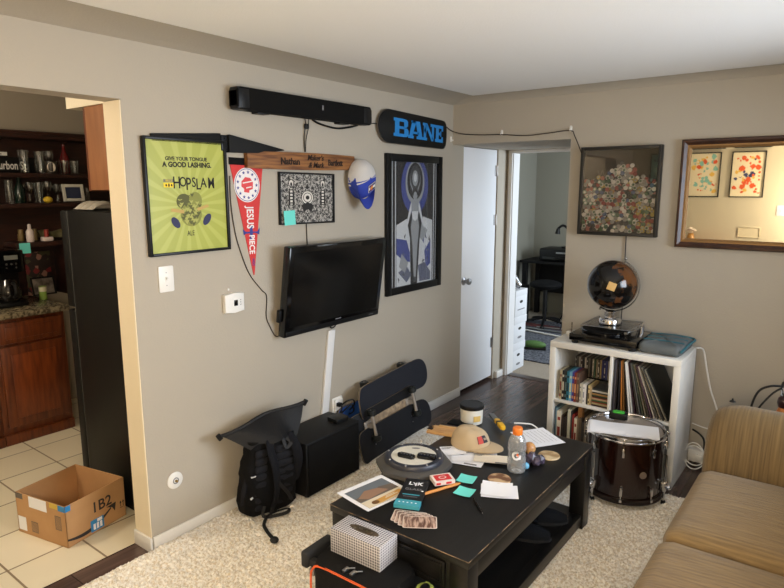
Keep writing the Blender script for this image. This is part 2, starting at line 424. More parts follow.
# ------------------------------------------------------------------ shag rug
import numpy as np
rug_m = mat('shag_yarn', (255, 250, 240), 0.95, col2=(216, 201, 176), vscale=85, ramp=(.38, .56), sheen=0.7)
rug_b = mat('rug_backing', (255, 250, 240), 0.95)
RX0, RX1, RY0, RY1 = 0.016, 2.55, 0.55, 3.47
rug = thing('shag_rug', 'thick beige shag rug covering most of the wooden floor', 'rug', (0, 0, 0))
b = new(); box(b, RX0, RX1, RY0, RY1, 0.0045, 0.018, 0.004); obj('backing', b, rug_b, rug)
HOLES = []      # filled by keep_clear(): footprints of what stands on the rug
def keep_clear(x0, x1, y0, y1): HOLES.append((x0, x1, y0, y1))
def make_pile():
    """shag surface: a fine jittered height field of yarn tips, pressed flat under what stands on it, with loose tufts along the edges"""
    rng = np.random.default_rng(3)
    st = 0.0068
    xs = np.arange(RX0 - .004, 2.2, st); ys = np.arange(0.9, RY1 + .006, st)
    nx, ny = len(xs), len(ys)
    gx, gy = np.meshgrid(xs, ys)
    x = gx + rng.uniform(-.0034, .0034, gx.shape); y = gy + rng.uniform(-.0034, .0034, gx.shape)
    big = rng.uniform(0, 1, (ny // 5 + 2, nx // 5 + 2)).repeat(5, 0).repeat(5, 1)[:ny, :nx]
    z = .0215 + rng.uniform(0, 1, gx.shape) ** 1.3 * .016 + big * .003
    ed = np.minimum(np.minimum(gx - RX0 + .006, RY1 + .006 - gy), .03) / .03
    z = np.where(ed < 1, .008 + (z - .008) * np.clip(ed, 0, 1) ** .5, z)
    for (a, c, d, e) in HOLES:
        m = (x > a - .006) & (x < c + .006) & (y > d - .006) & (y < e + .006); z = np.where(m, np.minimum(z, .0205), z)
    m = (x - DX) ** 2 + (y - DY) ** 2 < (DR + .01) ** 2; z = np.where(m, np.minimum(z, .019), z)
    V = np.stack([x.ravel(), y.ravel(), z.ravel()], 1)
    i0 = (np.arange(ny - 1)[:, None] * nx + np.arange(nx - 1)[None, :]).ravel()
    F = np.stack([i0, i0 + 1, i0 + nx + 1, i0 + nx], 1).ravel()
    # loose tufts along the free edges
    n = 9000
    side = rng.uniform(0, 1, n) < .5
    tx = np.where(side, RX0 + rng.uniform(0, .035, n), rng.uniform(RX0, 2.15, n)); ty = np.where(side, rng.uniform(.95, RY1, n), RY1 - rng.uniform(0, .035, n))
    ang = rng.uniform(0, 2 * np.pi, n); lean = rng.uniform(.004, .012, n); h = rng.uniform(.006, .014, n); wd = rng.uniform(.003, .005, n)
    tx = np.maximum(tx, RX0 + .006)
    dx, dy = np.cos(ang), np.sin(ang); dx = np.where(tx < .04, np.abs(dx), dx); px, py = -dy, dx; z0 = np.full(n, .012)
    def row(t, hh, wf):
        cx = tx + dx * lean * t; cy = ty + dy * lean * t; cz = z0 + h * hh
        return [(cx + px * wd * wf, cy + py * wd * wf, cz), (cx - px * wd * wf, cy - py * wd * wf, cz), (cx + dx * wd * wf * 1.3, cy + dy * wd * wf * 1.3, cz + wd * .5)]
    pts = row(0, 0, 1) + row(.5, .8, 1.1) + row(1.25, 1.0, .55)
    V2 = np.stack([np.stack(p, 1) for p in pts], 1).reshape(-1, 3)
    q = np.array([[0, 1, 4, 3], [1, 2, 5, 4], [2, 0, 3, 5], [3, 4, 7, 6], [4, 5, 8, 7], [5, 3, 6, 8]]).reshape(-1)
    F2 = ((np.arange(n) * 9)[:, None] + q[None, :]).reshape(-1) + len(V)
    V = np.concatenate([V, V2]); F = np.concatenate([F, F2])
    me = bpy.data.meshes.new('pile')
    me.vertices.add(len(V)); me.vertices.foreach_set('co', V.ravel().astype(np.float32))
    nf = len(F) // 4
    me.loops.add(nf * 4); me.loops.foreach_set('vertex_index', F.astype(np.int32))
    me.polygons.add(nf); me.polygons.foreach_set('loop_start', (np.arange(nf) * 4).astype(np.int32))
    me.update(calc_edges=True); me.validate()
    me.polygons.foreach_set('use_smooth', [True] * nf)
    me.materials.append(rug_m)
    o = bpy.data.objects.new('pile', me); C.objects.link(o); o.parent = rug; o['kind'] = 'stuff'
# ------------------------------------------------------------------ things hung on the left wall
def frame_bars(w_, h_, fw, dp, bev=0.002):
    q = new()
    box(q, -w_/2, -w_/2 + fw, -h_/2, h_/2, 0.0, dp, bev); box(q, w_/2 - fw, w_/2, -h_/2, h_/2, 0.0, dp, bev)
    box(q, -w_/2 + fw, w_/2 - fw, h_/2 - fw, h_/2, 0.0, dp, bev); box(q, -w_/2 + fw, w_/2 - fw, -h_/2, -h_/2 + fw, 0.0, dp, bev)
    return q
frame_black = mat('black_frame_lacquer', (8, 8, 9), 0.4, spec=.35)

# lime green beer poster
def rays(nt, v):
    L = nt.links.new
    mp = nt.nodes.new('ShaderNodeMapping'); mp.inputs['Location'].default_value = (0, 0.04, 0); L(v, mp.inputs[0])
    sp = nt.nodes.new('ShaderNodeSeparateXYZ'); L(mp.outputs[0], sp.inputs[0])
    at = nt.nodes.new('ShaderNodeMath'); at.operation = 'ARCTAN2'; L(sp.outputs[1], at.inputs[0]); L(sp.outputs[0], at.inputs[1])
    mu = nt.nodes.new('ShaderNodeMath'); mu.operation = 'MULTIPLY'; mu.inputs[1].default_value = 22; L(at.outputs[0], mu.inputs[0])
    sn = nt.nodes.new('ShaderNodeMath'); sn.operation = 'SINE'; L(mu.outputs[0], sn.inputs[0])
    r = nt.nodes.new('ShaderNodeValToRGB'); L(sn.outputs[0], r.inputs[0])
    r.color_ramp.elements[0].position = 0.0; r.color_ramp.elements[0].color = rgb(166, 172, 74)
    r.color_ramp.elements[1].position = 0.6; r.color_ramp.elements[1].color = rgb(178, 184, 90)
    return r.outputs[0]
lime = nodemat('lime_poster_paper', rays, 0.35)
t = thing('framed_poster', 'framed lime green beer poster with a crushed hop figure, leftmost on the wall', 'poster', (0.001, 1.726, 1.68), WL @ RZ(R(0.3)))
obj('frame', frame_bars(0.442, 0.532, 0.013, 0.024), frame_black, t)
b = new(); flat(b, rect(-.21, .21, -.255, .255), 0, None, 0.012)
Z = T(0, 0, 0.0128)
text(b, 'GIVE YOUR TONGUE', 0.0235, Z @ T(0, .172, 0), 1, 0.0006, sx=1.0)
text(b, 'A GOOD LASHING.', 0.032, Z @ T(0.004, .145, 0), 1, 0.0012, sx=.94)
text(b, 'H', 0.078, Z @ T(-.060, .062, 0), 1, 0.0005, sx=.75); text(b, 'O', 0.064, Z @ T(-.027, .066, 0), 1, 0.0005, sx=.75)
text(b, 'P', 0.082, Z @ T(.002, .056, 0), 1, 0.0005, sx=.7); text(b, 'S', 0.064, Z @ T(.032, .064, 0), 1, 0.0005, sx=.8)
text(b, 'L', 0.074, Z @ T(.056, .055, 0), 1, 0.0005, sx=.8); text(b, 'A', 0.066, Z @ T(.085, .062, 0), 1, 0.0005, sx=.8); text(b, 'M', 0.074, Z @ T(.129, .06, 0), 1, 0.0005, sx=.7)
flat(b, rect(-.128, -.074, .043, .064), 2, Z); flat(b, rect(-.128, -.074, .067, .08), 3, Z); text(b, 'BELLS', 0.013, Z @ T(-.101, .0735, .0002), 2)
for i, x in enumerate((-.115, -.101, -.087)): flat(b, ell(x, .053, .004, .006 + .002 * (i == 1)), 1, Z, .0004)
text(b, 'ALE', 0.034, Z @ T(0.0, -.172, 0), 1, 0.0, sx=.7)
# hop ball with arms and shoes
flat(b, ell(.008, -.083, .058, .056, 24), 4, Z, .0003); flat(b, ell(-.028, -.022, .04, .036, 18), 5, Z, .0001); flat(b, ell(.035, -.018, .036, .04, 18), 4, Z, .0002)
for i in range(26):
    a = i * 2.4; rr = .009 * math.sqrt(i)
    x, y = .008 + rr * math.cos(a), -.083 + rr * math.sin(a); s = .014
    flat(b, [(x - s, y + .006), (x, y - s), (x + s, y + .006), (x, y + .003)], 5 if i % 2 else 6, Z, .0005 + i * 1e-5)
for i in range(12):
    x, y = random.uniform(-.055, .06), random.uniform(-.045, .012); s = .012
    flat(b, [(x - s, y + .006), (x, y - s), (x + s, y + .006), (x, y + .003)], 6 if i % 2 else 5, Z, .0005 + i * 1e-5)
flat(b, [(-.10, -.066), (-.095, -.052), (-.03, -.062), (-.032, -.078)], 7, Z, .0009); flat(b, [(.11, -.05), (.10, -.038), (.04, -.055), (.046, -.068)], 7, Z, .0009)
flat(b, ell(-.078, -.118, .03, .018, 16, rot=-.9), 8, Z, .001); flat(b, ell(.094, -.11, .032, .018, 16, rot=.9), 8, Z, .001)
obj('print', b, [lime, ink, mat('label_yellow', (236, 206, 40), .6), mat('label_grey', (120, 120, 96), .6), mat('hop_green', (132, 136, 62), .6), mat('hop_dark_green', (86, 88, 40), .6), mat('hop_pale_green', (168, 170, 90), .6), mat('skin_print', (190, 160, 90), .6), mat('shoe_navy', (44, 46, 84), .6)], t)  # the darker green is printed hop scales

# black two-blade ornament above it
t = thing('wall_paddle', 'black two-blade wooden ornament hung above the lime green poster', 'wall ornament', (0.001, 1.937, 1.945), WL)
b = new(); prism(b, [(-.385, -.02), (-.012, -.02), (-.012, .038), (-.385, .013)], 0.012, bev=.002); obj('blade', b, black_mt, t)
b = new(); prism(b, [(.024, -.052), (.235, -.048), (.385, -.027), (.385, -.022), (.03, .034), (.022, .028)], 0.03, bev=.002); obj('blade', b, black_mt, t)
b = new(); box(b, -.014, .026, -.045, .03, 0, .018, .003); cyl(b, (.006, -.02, .018), (.006, -.02, .024), .008); cyl(b, (.006, .015, .018), (.006, .015, .024), .006)
obj('bracket', b, mat('dark_metal', (40, 40, 42), .4, .8), t)

# pennant
felt_red = mat('red_felt', (206, 62, 62), 0.9, bump=.3, bscale=300)
t = thing('pennant', 'red felt pennant with a star circle hanging beside the lime poster', 'pennant', (0.001, 2.085, 1.84), WL @ RZ(R(-.8)))
b = new(); prism(b, [(-.107, 0), (.105, -.004), (.031, -.575), (.026, -.575)], .003); obj('felt', b, felt_red, t)
b = new(); prism(b, rect(-.112, -.012, -.006, .03), .004, bev=.001); obj('header_strip', b, black_fab, t)
b = new(); Z = T(-.002, -.105, .0034)
flat(b, ell(0, 0, .083, .088, 32), 0, Z); flat(b, ell(0, 0, .078, .083, 32), 1, Z, .0003); flat(b, ell(0, 0, .075, .08, 32), 0, Z, .0006)
for i in range(13):
    a = 2 * PI * i / 13; cx, cy = .061 * math.cos(a), .065 * math.sin(a)
    flat(b, [(cx + (.0105 if k % 2 == 0 else .0045) * math.cos(PI / 2 + k * PI / 5), cy + (.0105 if k % 2 == 0 else .0045) * math.sin(PI / 2 + k * PI / 5)) for k in range(10)], 1, Z, .0009)
flat(b, [(-.036, .018), (-.012, .04), (.02, .036), (.038, .014), (.036, -.02), (.014, -.026), (.012, -.04), (-.022, -.036), (-.02, -.02), (-.038, -.008)], 2, Z, .0009)
flat(b, [(-.03, .012), (.03, .022), (.034, .017), (-.028, .006)], 0, Z, .0012); flat(b, [(-.008, -.012), (.026, -.006), (.03, -.011), (-.006, -.018)], 0, Z, .0012)
Z = T(.012, 0, .0036)
text(b, 'JESUS', .062, Z @ T(-.002, -.272, 0) @ RZ(-PI / 2), 0, .0012, sx=.78, ext=.0005); text(b, 'PIECE', .05, Z @ T(.006, -.412, 0) @ RZ(-PI / 2), 0, .0012, sx=.82, ext=.0005)
flat(b, [(-.05, -.33), (-.03, -.345), (.045, -.345), (.062, -.325), (.058, -.362), (.03, -.352), (-.03, -.355), (-.045, -.362)], 1, Z, -.0003)
flat(b, rect(-.005, .015, -.385, -.31), 1, Z, -.0002)
text(b, '·HGC', .022, Z @ T(.014, -.505, 0) @ RZ(-PI / 2), 1, .0006, sx=.8)
obj('print', b, [mat('white_print', (236, 232, 232), .7), mat('navy_print', (56, 62, 140), .7), mat('coral_print', (216, 74, 78), .7)], t)

# barrel stave
stave = mat('stave_wood', (150, 100, 50), 0.55, col2=(96, 56, 26), vscale=4, stretch=(1.5, 14, 14), bump=.15)
t = thing('barrel_stave', 'brown wooden barrel stave with engraved names above the patterned print', 'stave', (0.001, 2.485, 1.866), WL @ RZ(R(.5)))
b = new()
def stv(u, v):
    x = -.415 + .83 * u; wdt = .041 + .006 * math.sin(u * PI)
    return (x, -wdt + 2 * wdt * v, .030 + .010 * math.sin(u * PI) - .004 * (2 * v - 1) ** 2)
surf(b, stv, 30, 6)
for j0, j1 in (((0, 0), (1, 0)), ((1, 0), (1, 1)), ((1, 1), (0, 1)), ((0, 1), (0, 0))):
    n = 30; vs = []
    for i in range(n + 1):
        u = j0[0] + (j1[0] - j0[0]) * i / n; v = j0[1] + (j1[1] - j0[1]) * i / n
        p = stv(u, v); vs += [p, (p[0], p[1], p[2] - .028)]
    put(b, vs, [(2 * i + 1, 2 * i + 3, 2 * i + 2, 2 * i) for i in range(n)])
surf(b, lambda u, v: (stv(1 - u, v)[0], stv(1 - u, v)[1], stv(1 - u, v)[2] - .028), 30, 1)
burn = mat('burnt_lettering', (38, 22, 12), .8)
text(b, 'Nathan', .05, T(-.13, -.004, .0405), 1, .0012, sx=.95, ext=.0014); text(b, 'Maker’s', .043, T(.063, .02, .0405), 1, .0004, shear=.3, sx=.95, ext=.0014)
text(b, '& Mark', .043, T(.066, -.02, .0405), 1, .0004, shear=.3, sx=.95, ext=.0014); text(b, 'Bartlett', .048, T(.23, -.004, .0385), 1, .0012, sx=.85, ext=.0014)
obj('wood', b, [stave, burn], t)

# patterned black and white print
def pattern(nt, v):
    L = nt.links.new
    sp = nt.nodes.new('ShaderNodeSeparateXYZ'); L(v, sp.inputs[0])
    ab = nt.nodes.new('ShaderNodeMath'); ab.operation = 'ABSOLUTE'; L(sp.outputs[0], ab.inputs[0])
    cb = nt.nodes.new('ShaderNodeCombineXYZ'); L(ab.outputs[0], cb.inputs[0]); L(sp.outputs[1], cb.inputs[1])
    n = nt.nodes.new('ShaderNodeTexVoronoi'); n.inputs['Scale'].default_value = 120; n.feature = 'DISTANCE_TO_EDGE'; L(cb.outputs[0], n.inputs['Vector'])
    n2 = nt.nodes.new('ShaderNodeTexNoise'); n2.inputs['Scale'].default_value = 60; n2.inputs['Detail'].default_value = 4; L(cb.outputs[0], n2.inputs['Vector'])
    a = nt.nodes.new('ShaderNodeMath'); a.operation = 'MULTIPLY_ADD'; a.inputs[1].default_value = 1.1; L(n.outputs['Distance'], a.inputs[0]); L(n2.outputs['Fac'], a.inputs[2])
    r = nt.nodes.new('ShaderNodeValToRGB'); L(a.outputs[0], r.inputs[0]); r.color_ramp.interpolation = 'LINEAR'
    r.color_ramp.elements[0].position = .58; r.color_ramp.elements[0].color = rgb(34, 33, 32); r.color_ramp.elements[1].position = .74; r.color_ramp.elements[1].color = rgb(186, 182, 175)
    return r.outputs[0]
bw = nodemat('black_and_white_print', pattern, .6)
white_dull = mat('aged_white_print', (212, 208, 200), .7)
t = thing('framed_print', 'black framed black and white symmetrical print above the television', 'framed print', (0.001, 2.51, 1.661), WL @ RZ(R(-.6)))
obj('frame', frame_bars(.436, .287, .009, .018), frame_black, t)
b = new(); flat(b, rect(-.21, .21, -.136, .136), 0, None, .006)
for s in (-1, 1):
    Z = T(s * .125, .012, .007)
    flat(b, ell(0, .072, .02, .022), 2, Z, .0002); flat(b, ell(0, .072, .016, .018), 1, Z, .0004); flat(b, ell(0, .066, .008, .011), 2, Z, .0006)
    flat(b, [(-.017, .044), (.017, .044), (.024, -.05), (-.024, -.05)], 2, Z, .0003); flat(b, rect(-.009, .009, -.045, .044), 1, Z, .0005)
    for k in range(5): flat(b, rect(-.009, .009, -.04 + k * .018, -.033 + k * .018), 2, Z, .0007)
Z = T(0, 0, .007)
for r_, m_ in ((.05, 2), (.045, 1), (.035, 2), (.03, 1), (.015, 2)): flat(b, ell(0, .005, r_, r_ * .8), m_, Z, .0002 + (.05 - r_) * .02)
flat(b, [(-.05, -.04), (0, -.02), (.05, -.04), (.03, -.075), (0, -.06), (-.03, -.075)], 2, Z, .0008); flat(b, [(-.012, .06), (0, .085), (.012, .06), (0, .052)], 2, Z, .0006)
obj('print', b, [bw, white_dull, ink], t)
b = new(); surf(b, lambda u, v: (-.042 + .084 * u, -.04 + .08 * v, .0005 + .003 * (1 - v) ** 2), 4, 6)
one('sticky_note', b, teal_note, 'teal sticky note on the lower left of the black and white print', 'sticky note', (.0205, 2.356, 1.557), WL @ RZ(R(2)))

# baseball cap hung on the end of the stave
t = thing('baseball_cap', 'white and royal blue baseball cap hanging from the end of the stave', 'cap', (0.002, 2.935, 1.775), WL); t.scale = (.84, 1, .95)
blue_cloth = mat('royal_blue_cloth', (42, 62, 160), .85, bump=.2, bscale=300); white_cloth = mat('white_cloth', (208, 204, 200), .9, bump=.5, bscale=400)
def dome(a0, a1, y_off=0.0, g=1.0):
    q = new()
    def f(u, v):
        a = a0 + (a1 - a0) * u; e = v * PI / 2
        return (.128 * g * math.cos(a) * math.cos(e) ** .7, .122 * g * math.sin(a) * math.cos(e) ** .7 + y_off, .036 + .095 * g * math.sin(e))
    surf(q, f, 18, 8); return q
rotc = RZ(R(16)); rotv = RZ(R(-10))
b = new(); merge(b, dome(R(-5), R(185)), rotc); cyl(b, (0, 0, 0), (0, 0, .036), .03, n=12); obj('mesh_crown', b, white_cloth, t)
b = new(); merge(b, dome(R(175), R(365)), rotc); obj('front_panel', b, blue_cloth, t)
b = new()
def visor(u, v):
    a = R(188) + R(164) * u; rr = 1 + .52 * v * max(0.0, math.sin(PI * u)) ** .6
    return (.128 * math.cos(a) * (1 - .12 * v), .122 * math.sin(a) * rr, .04 + .05 * v + .035 * math.sin(PI * u))
surf(b, lambda u, v: tuple(rotv @ Vector(visor(u, v))), 20, 5); surf(b, lambda u, v: tuple((rotv @ Vector(visor(1 - u, v))) - Vector((0, 0, .004))), 20, 5)
obj('visor', b, blue_cloth, t)
b = new(); sphere(b, (0, 0, .132), .009, u=10, v=6, sc=(1, 1, .5)); obj('button', b, blue_cloth, t)
b = new(); Z = T(.018, -.05, .126) @ RX(R(22)) @ RY(R(6)) @ RZ(R(24))
prism(b, rect(-.037, .037, -.025, .025), .003, 0, Z); flat(b, rect(-.034, .034, .009, .022), 1, Z, .0035); flat(b, rect(-.034, .034, -.022, -.009), 1, Z, .0035); flat(b, rect(-.034, .034, -.009, .009), 2, Z, .0035)
flat(b, ell(-.006, 0, .016), 3, Z, .0039); flat(b, ell(-.004, 0, .009), 4, Z, .0043)
obj('flag_patch', b, [white_cloth, mat('patch_navy', (34, 40, 92), .8), mat('patch_white', (226, 222, 216), .8), red_p, mat('patch_gold', (232, 190, 60), .8)], t)

# skateboard deck with the blue word
t = thing('skateboard_deck', 'black skateboard deck with blue BANE lettering mounted on the wall', 'skateboard deck', (0.004, 3.545, 2.112), WL @ RZ(R(-1.2)))
pl = [( -.29 + -.115 * math.sin(a), .106 * math.cos(a)) for a in [PI * i / 14 for i in range(15)]]
pl += [(.39 + .0, -.105 + .03)] if False else []
right = [(.33 + .065 * math.sin(a) , -.100 * math.cos(a)) for a in [PI * i / 14 for i in range(15)]]
right = [(.335 + .06 * abs(math.sin(a)) ** .45, -.100 * math.cos(a)) for a in [PI * i / 18 for i in range(19)]]
out = pl + right
b = new(); prism(b, out, .012, 0, T(0, 0, .016), bev=.003)
obj('deck', b, mat('black_deck_lacquer', (8, 8, 9), .5, spec=.3), t)
b = new(); prism(b, [(x * 1.012, y * 1.03) for x, y in out], .006, 0, T(0, 0, .011)); box(b, -.2, -.1, -.03, .03, -.003, .012); box(b, .15, .25, -.03, .03, -.003, .012)
obj('ply_edge', b, mat('grey_ply', (96, 88, 78), .6), t)
b = new()
def slab(poly_list, x, w_, bm=b):
    for p in poly_list: flat(bm, [(x + px * w_, -.058 + py * .118) for px, py in p], 0, None, .0292)
rc = lambda x0, x1, y0, y1: [(x0, y0), (x1, y0), (x1, y1), (x0, y1)]
Bp = [rc(0, .62, 0, .17), rc(0, .66, .83, 1), rc(.08, .36, .17, .83), rc(.36, .7, .43, .58), [(.62, 0), (.86, .03), (.96, .14), (.96, .38), (.86, .5), (.68, .5), (.68, .17), (.62, .17)], [(.66, .83), (.66, .5), (.82, .54), (.92, .64), (.92, .86), (.84, .97), (.66, 1)]]
Ap = [rc(-.04, .36, 0, .16), rc(.56, 1.06, 0, .16), [(.04, .16), (.28, .16), (.5, .84), (.5, 1), (.26, 1), (.2, .84)], [(.68, .16), (.98, .16), (.8, 1), (.5, 1), (.5, .84)], rc(.3, .74, .27, .4), rc(.18, .5, .88, 1)]
Np = [rc(-.02, .34, 0, .16), rc(-.02, .3, .84, 1), rc(.06, .26, .16, .84), [(.2, .9), (.34, 1), (.88, .12), (.88, 0), (.72, 0)], rc(.74, .92, .1, .9), rc(.62, 1.04, .84, 1), [(.06, .5), (.3, 1), (.42, .84), (.26, .4)]]
Ep = [rc(0, .9, 0, .18), rc(0, .9, .82, 1), rc(.1, .42, .18, .82), rc(.42, .68, .42, .58), rc(.72, .9, .18, .33), rc(.72, .9, .67, .82), rc(.58, .7, .34, .66)]
slab(Bp, -.255, .175); slab(Ap, -.085, .165); slab(Np, .085, .15); slab(Ep, .237, .118)
obj('lettering', b, mat('bright_blue_letter', (30, 130, 206), .5), t)

# sound bar
t = thing('soundbar', 'long black soundbar mounted high on the wall above the stave', 'soundbar', (0.0, 2.49, 2.152), WL)
b = new(); prism(b, rrect(-.51, .51, -.053, .053, .018), .066, 0, T(0, 0, .018), bev=.006); obj('body', b, mat('speaker_cloth', (8, 8, 8), .85, spec=.2, bump=.3, bscale=400), t)
for x in (-.47, .47):
    b = new(); box(b, x - .04, x + .04, -.0535, .0535, .017, .0848, .01); obj('end_cap', b, black_pl, t)
for x in (-.32, .3):
    b = new(); box(b, x - .04, x + .04, -.06, -.05, .001, .05, .002); box(b, x - .04, x + .04, -.06, .02, .001, .017, .002); obj('bracket', b, black_pl, t)
b = new(); box(b, .075, .085, -.005, .022, .083, .0865, .001); obj('badge', b, grey_ink, t)
b = new(); tube(b, [(.012, 2.50, 2.10), (.012, 2.505, 2.07), (.008, 2.495, 2.0), (.006, 2.50, 1.92)], .003, 6); tube(b, [(.012, 2.53, 2.10), (.012, 2.525, 2.05), (.008, 2.51, 1.99), (.006, 2.505, 1.92)], .0025, 6); box(b, .006, .022, 2.495, 2.525, 2.045, 2.075, .006)
one('cable', b, black_pl, 'thin black cables dropping from the soundbar behind the stave', 'cable')
b = new(); tube(b, [(.012, 2.56, 2.10), (.012, 2.62, 2.082), (.012, 2.75, 2.068), (.012, 2.86, 2.08), (.012, 2.95, 2.10)], .006, 6)
tube(b, [(.012, 2.9, 2.09), (.01, 3.0, 2.11), (.01, 3.12, 2.125), (.006, 3.2, 2.12)], .003, 6)
one('cable', b, black_pl, 'black cord sagging under the soundbar and running to the blue lettered deck', 'cable')
b = new(); tube(b, [(.005, 2.5, 1.52), (.005, 2.5, 1.46), (.005, 2.505, 1.35)], .003, 6); one('cable', b, black_pl, 'short black cable between the patterned print and the television', 'cable')

# tall framed poster
t = thing('framed_poster', 'tall framed poster of a pale standing figure in blue and grey', 'poster', (0.001, 3.565, 1.467), WL)
obj('frame', frame_bars(.672, .958, .05, .026, .003), frame_black, t)
pd, pb, pg, pw = 0, 1, 2, 3
b = new(); flat(b, rect(-.29, .29, -.432, .432), 0, None, .006); Z = T(.01, 0, .006)
for i, (x0, x1) in enumerate(((-.27, -.263), (-.235, -.225), (.232, .242), (.262, .268))): flat(b, rect(x0, x1, -.43, .43), 3, Z, .0006)
flat(b, ell(.0, .27, .165, .2, 32), 1, Z, .0008); flat(b, ell(.0, .29, .115, .15, 32), 2, Z, .001); flat(b, ell(0, .3, .095, .128, 32), 0, Z, .0012); flat(b, ell(0, .31, .07, .1, 32), 4, Z, .0014); flat(b, ell(0, .32, .035, .055, 24), 2, Z, .0016); flat(b, ell(0, .325, .018, .03, 24), 3, Z, .0018)
flat(b, [(-.22, -.43), (-.22, .0), (-.1, .04), (-.06, -.1), (-.05, -.43)], 3, Z, .0009); flat(b, [(.22, -.43), (.22, .02), (.1, .05), (.06, -.1), (.03, -.43)], 3, Z, .0009)
flat(b, [(-.22, -.09), (-.1, -.11), (-.06, -.2), (-.06, -.27), (-.16, -.24), (-.22, -.2)], 1, Z, .0011); flat(b, [(.12, -.2), (.2, -.12), (.2, -.3), (.14, -.33)], 1, Z, .0011); flat(b, [(.04, -.3), (.12, -.28), (.2, -.36), (.2, -.42), (.06, -.42)], 5, Z, .0011)
flat(b, [(-.2, -.33), (-.1, -.29), (-.04, -.36), (-.1, -.41)], 5, Z, .0012); flat(b, [(-.16, -.2), (-.08, -.27), (-.12, -.34), (-.19, -.29)], 2, Z, .0013); flat(b, [(.08, .0), (.16, -.05), (.1, -.13), (.06, -.1)], 2, Z, .0012)
flat(b, [(-.06, .06), (.06, .06), (.05, -.12), (.018, -.42), (-.018, -.42), (-.05, -.12)], 4, Z, .0014)
flat(b, [(-.042, .17), (.042, .17), (.05, .1), (.034, .05), (.052, -.02), (.03, -.16), (.012, -.38), (-.012, -.38), (-.03, -.16), (-.052, -.02), (-.034, .05), (-.05, .1)], 2, Z, .0016)
flat(b, [(-.038, .09), (.038, .09), (.032, .04), (0, .02), (-.032, .04)], 3, Z, .0018); flat(b, ell(0, .205, .028, .038), 2, Z, .0018); flat(b, ell(0, .22, .03, .03), 0, Z, .0019); flat(b, ell(0, .2, .02, .028), 2, Z, .002)
for s in (-1, 1):
    flat(b, [(s * .045, .16), (s * .06, .13), (s * .1, .02), (s * .13, -.02), (s * .115, -.03), (s * .085, .0), (s * .045, .1)], 3, Z, .0017)
    flat(b, [(s * .03, .23), (s * .06, .28), (s * .07, .36), (s * .055, .29), (s * .03, .25)], 2, Z, .002)
for k in range(14):
    x, y = random.choice((-1, 1)) * random.uniform(.07, .2), random.uniform(-.41, -.05); s = random.uniform(.012, .03); a = random.uniform(0, 6)
    flat(b, [(x + s * math.cos(a), y + s * math.sin(a)), (x + s * .5 * math.cos(a + 2), y + s * .5 * math.sin(a + 2)), (x + s * math.cos(a + 3.6), y + s * math.sin(a + 3.6))], random.choice((5, 4, 1)), Z, .0013 + k * 1e-5)
obj('print', b, [mat('poster_black', (26, 26, 32), .6), mat('poster_blue', (62, 74, 142), .6), mat('poster_grey', (152, 156, 160), .6), mat('poster_white', (206, 210, 214), .6), mat('poster_dark_grey', (62, 64, 70), .6), mat('poster_mid_grey', (96, 102, 124), .6)], t)
b = new(); box(b, -.287, .287, -.43, .43, .0115, .0135); obj('glazing', b, clear('picture_glass', fac=.0, edge=.22), t)

# television on its tilting mount
TVW, TVH = .832, .512
t = thing('television', 'black flat-screen television tilted on its wall mount', 'television', (0.092, 2.65, 1.157), WL @ RX(R(8)))
b = new(); box(b, -TVW/2, TVW/2, -TVH/2, TVH/2, -.03, .022, .008); box(b, -.3, .3, -.2, .18, -.045, -.028, .01); obj('housing', b, black_gl, t)
b = new(); box(b, -TVW/2 + .035, TVW/2 - .035, -TVH/2 + .055, TVH/2 - .032, .0215, .0232); obj('screen', b, mat('dark_screen', (9, 9, 10), .16, spec=.5), t)
b = new(); prism(b, rect(-TVW/2 + .01, TVW/2 - .01, -TVH/2 + .006, -TVH/2 + .034), .003, 0, T(0, 0, .0215), bev=.001); obj('lower_trim', b, black_pl, t)
b = new(); box(b, -.005, .045, -TVH/2 + .041, -TVH/2 + .047, .0215, .0236); obj('brand_mark', b, grey_ink, t)
b = new(); box(b, .31, .355, -TVH/2 + .018, -TVH/2 + .022, .024, .0252); obj('standby_mark', b, grey_ink, t)
b = new(); box(b, -TVW/2 - .02, -TVW/2, -.17, -.10, -.03, -.005, .004); obj('side_port', b, black_pl, t)
b = new()
Mi = (WL @ RX(R(8))).inverted()
for y in (-.2, .2): box(b, y - .02, y + .02, -.19, .19, -.062, -.046, .002)
for y in (-.2, .2): box(b, y - .02, y + .02, .1, .14, -.11, -.062, .002); box(b, y - .02, y + .02, -.06, -.02, -.09, -.062, .002)
obj('wall_mount', b, mat('mount_steel', (30, 30, 31), .5, .6), t)
b = new(); tube(b, [(.03, 2.66, .905), (.02, 2.67, .88), (.015, 2.685, .87)], .005, 6); tube(b, [(.03, 2.72, .91), (.02, 2.71, .88), (.015, 2.69, .87)], .004, 6)
one('cable', b, black_pl, 'black cables looping from the television into the white cable cover', 'cable')
b = new(); prism(b, [(-.083, -.262), (-.025, -.262), (.052, .268), (-.008, .268)], .018, 0, bev=.004); one('cable_cover', b, white_trim, 'white plastic cable cover running down below the television', 'cable cover', (0.0005, 2.665, .59), WL)
b = new(); tube(b, [(.004, 1.975, 1.78), (.004, 1.973, 1.66), (.004, 1.985, 1.54), (.004, 2.01, 1.43), (.004, 2.07, 1.28), (.004, 2.15, 1.18), (.004, 2.185, 1.14), (.004, 2.178, 1.03), (.004, 2.2, .97), (.004, 2.24, .905), (.03, 2.262, .915)], .0028, 6)
one('cable', b, mat('brown_black_cord', (38, 30, 24), .6), 'thin black cord hanging from behind the lime poster to the television', 'cable')

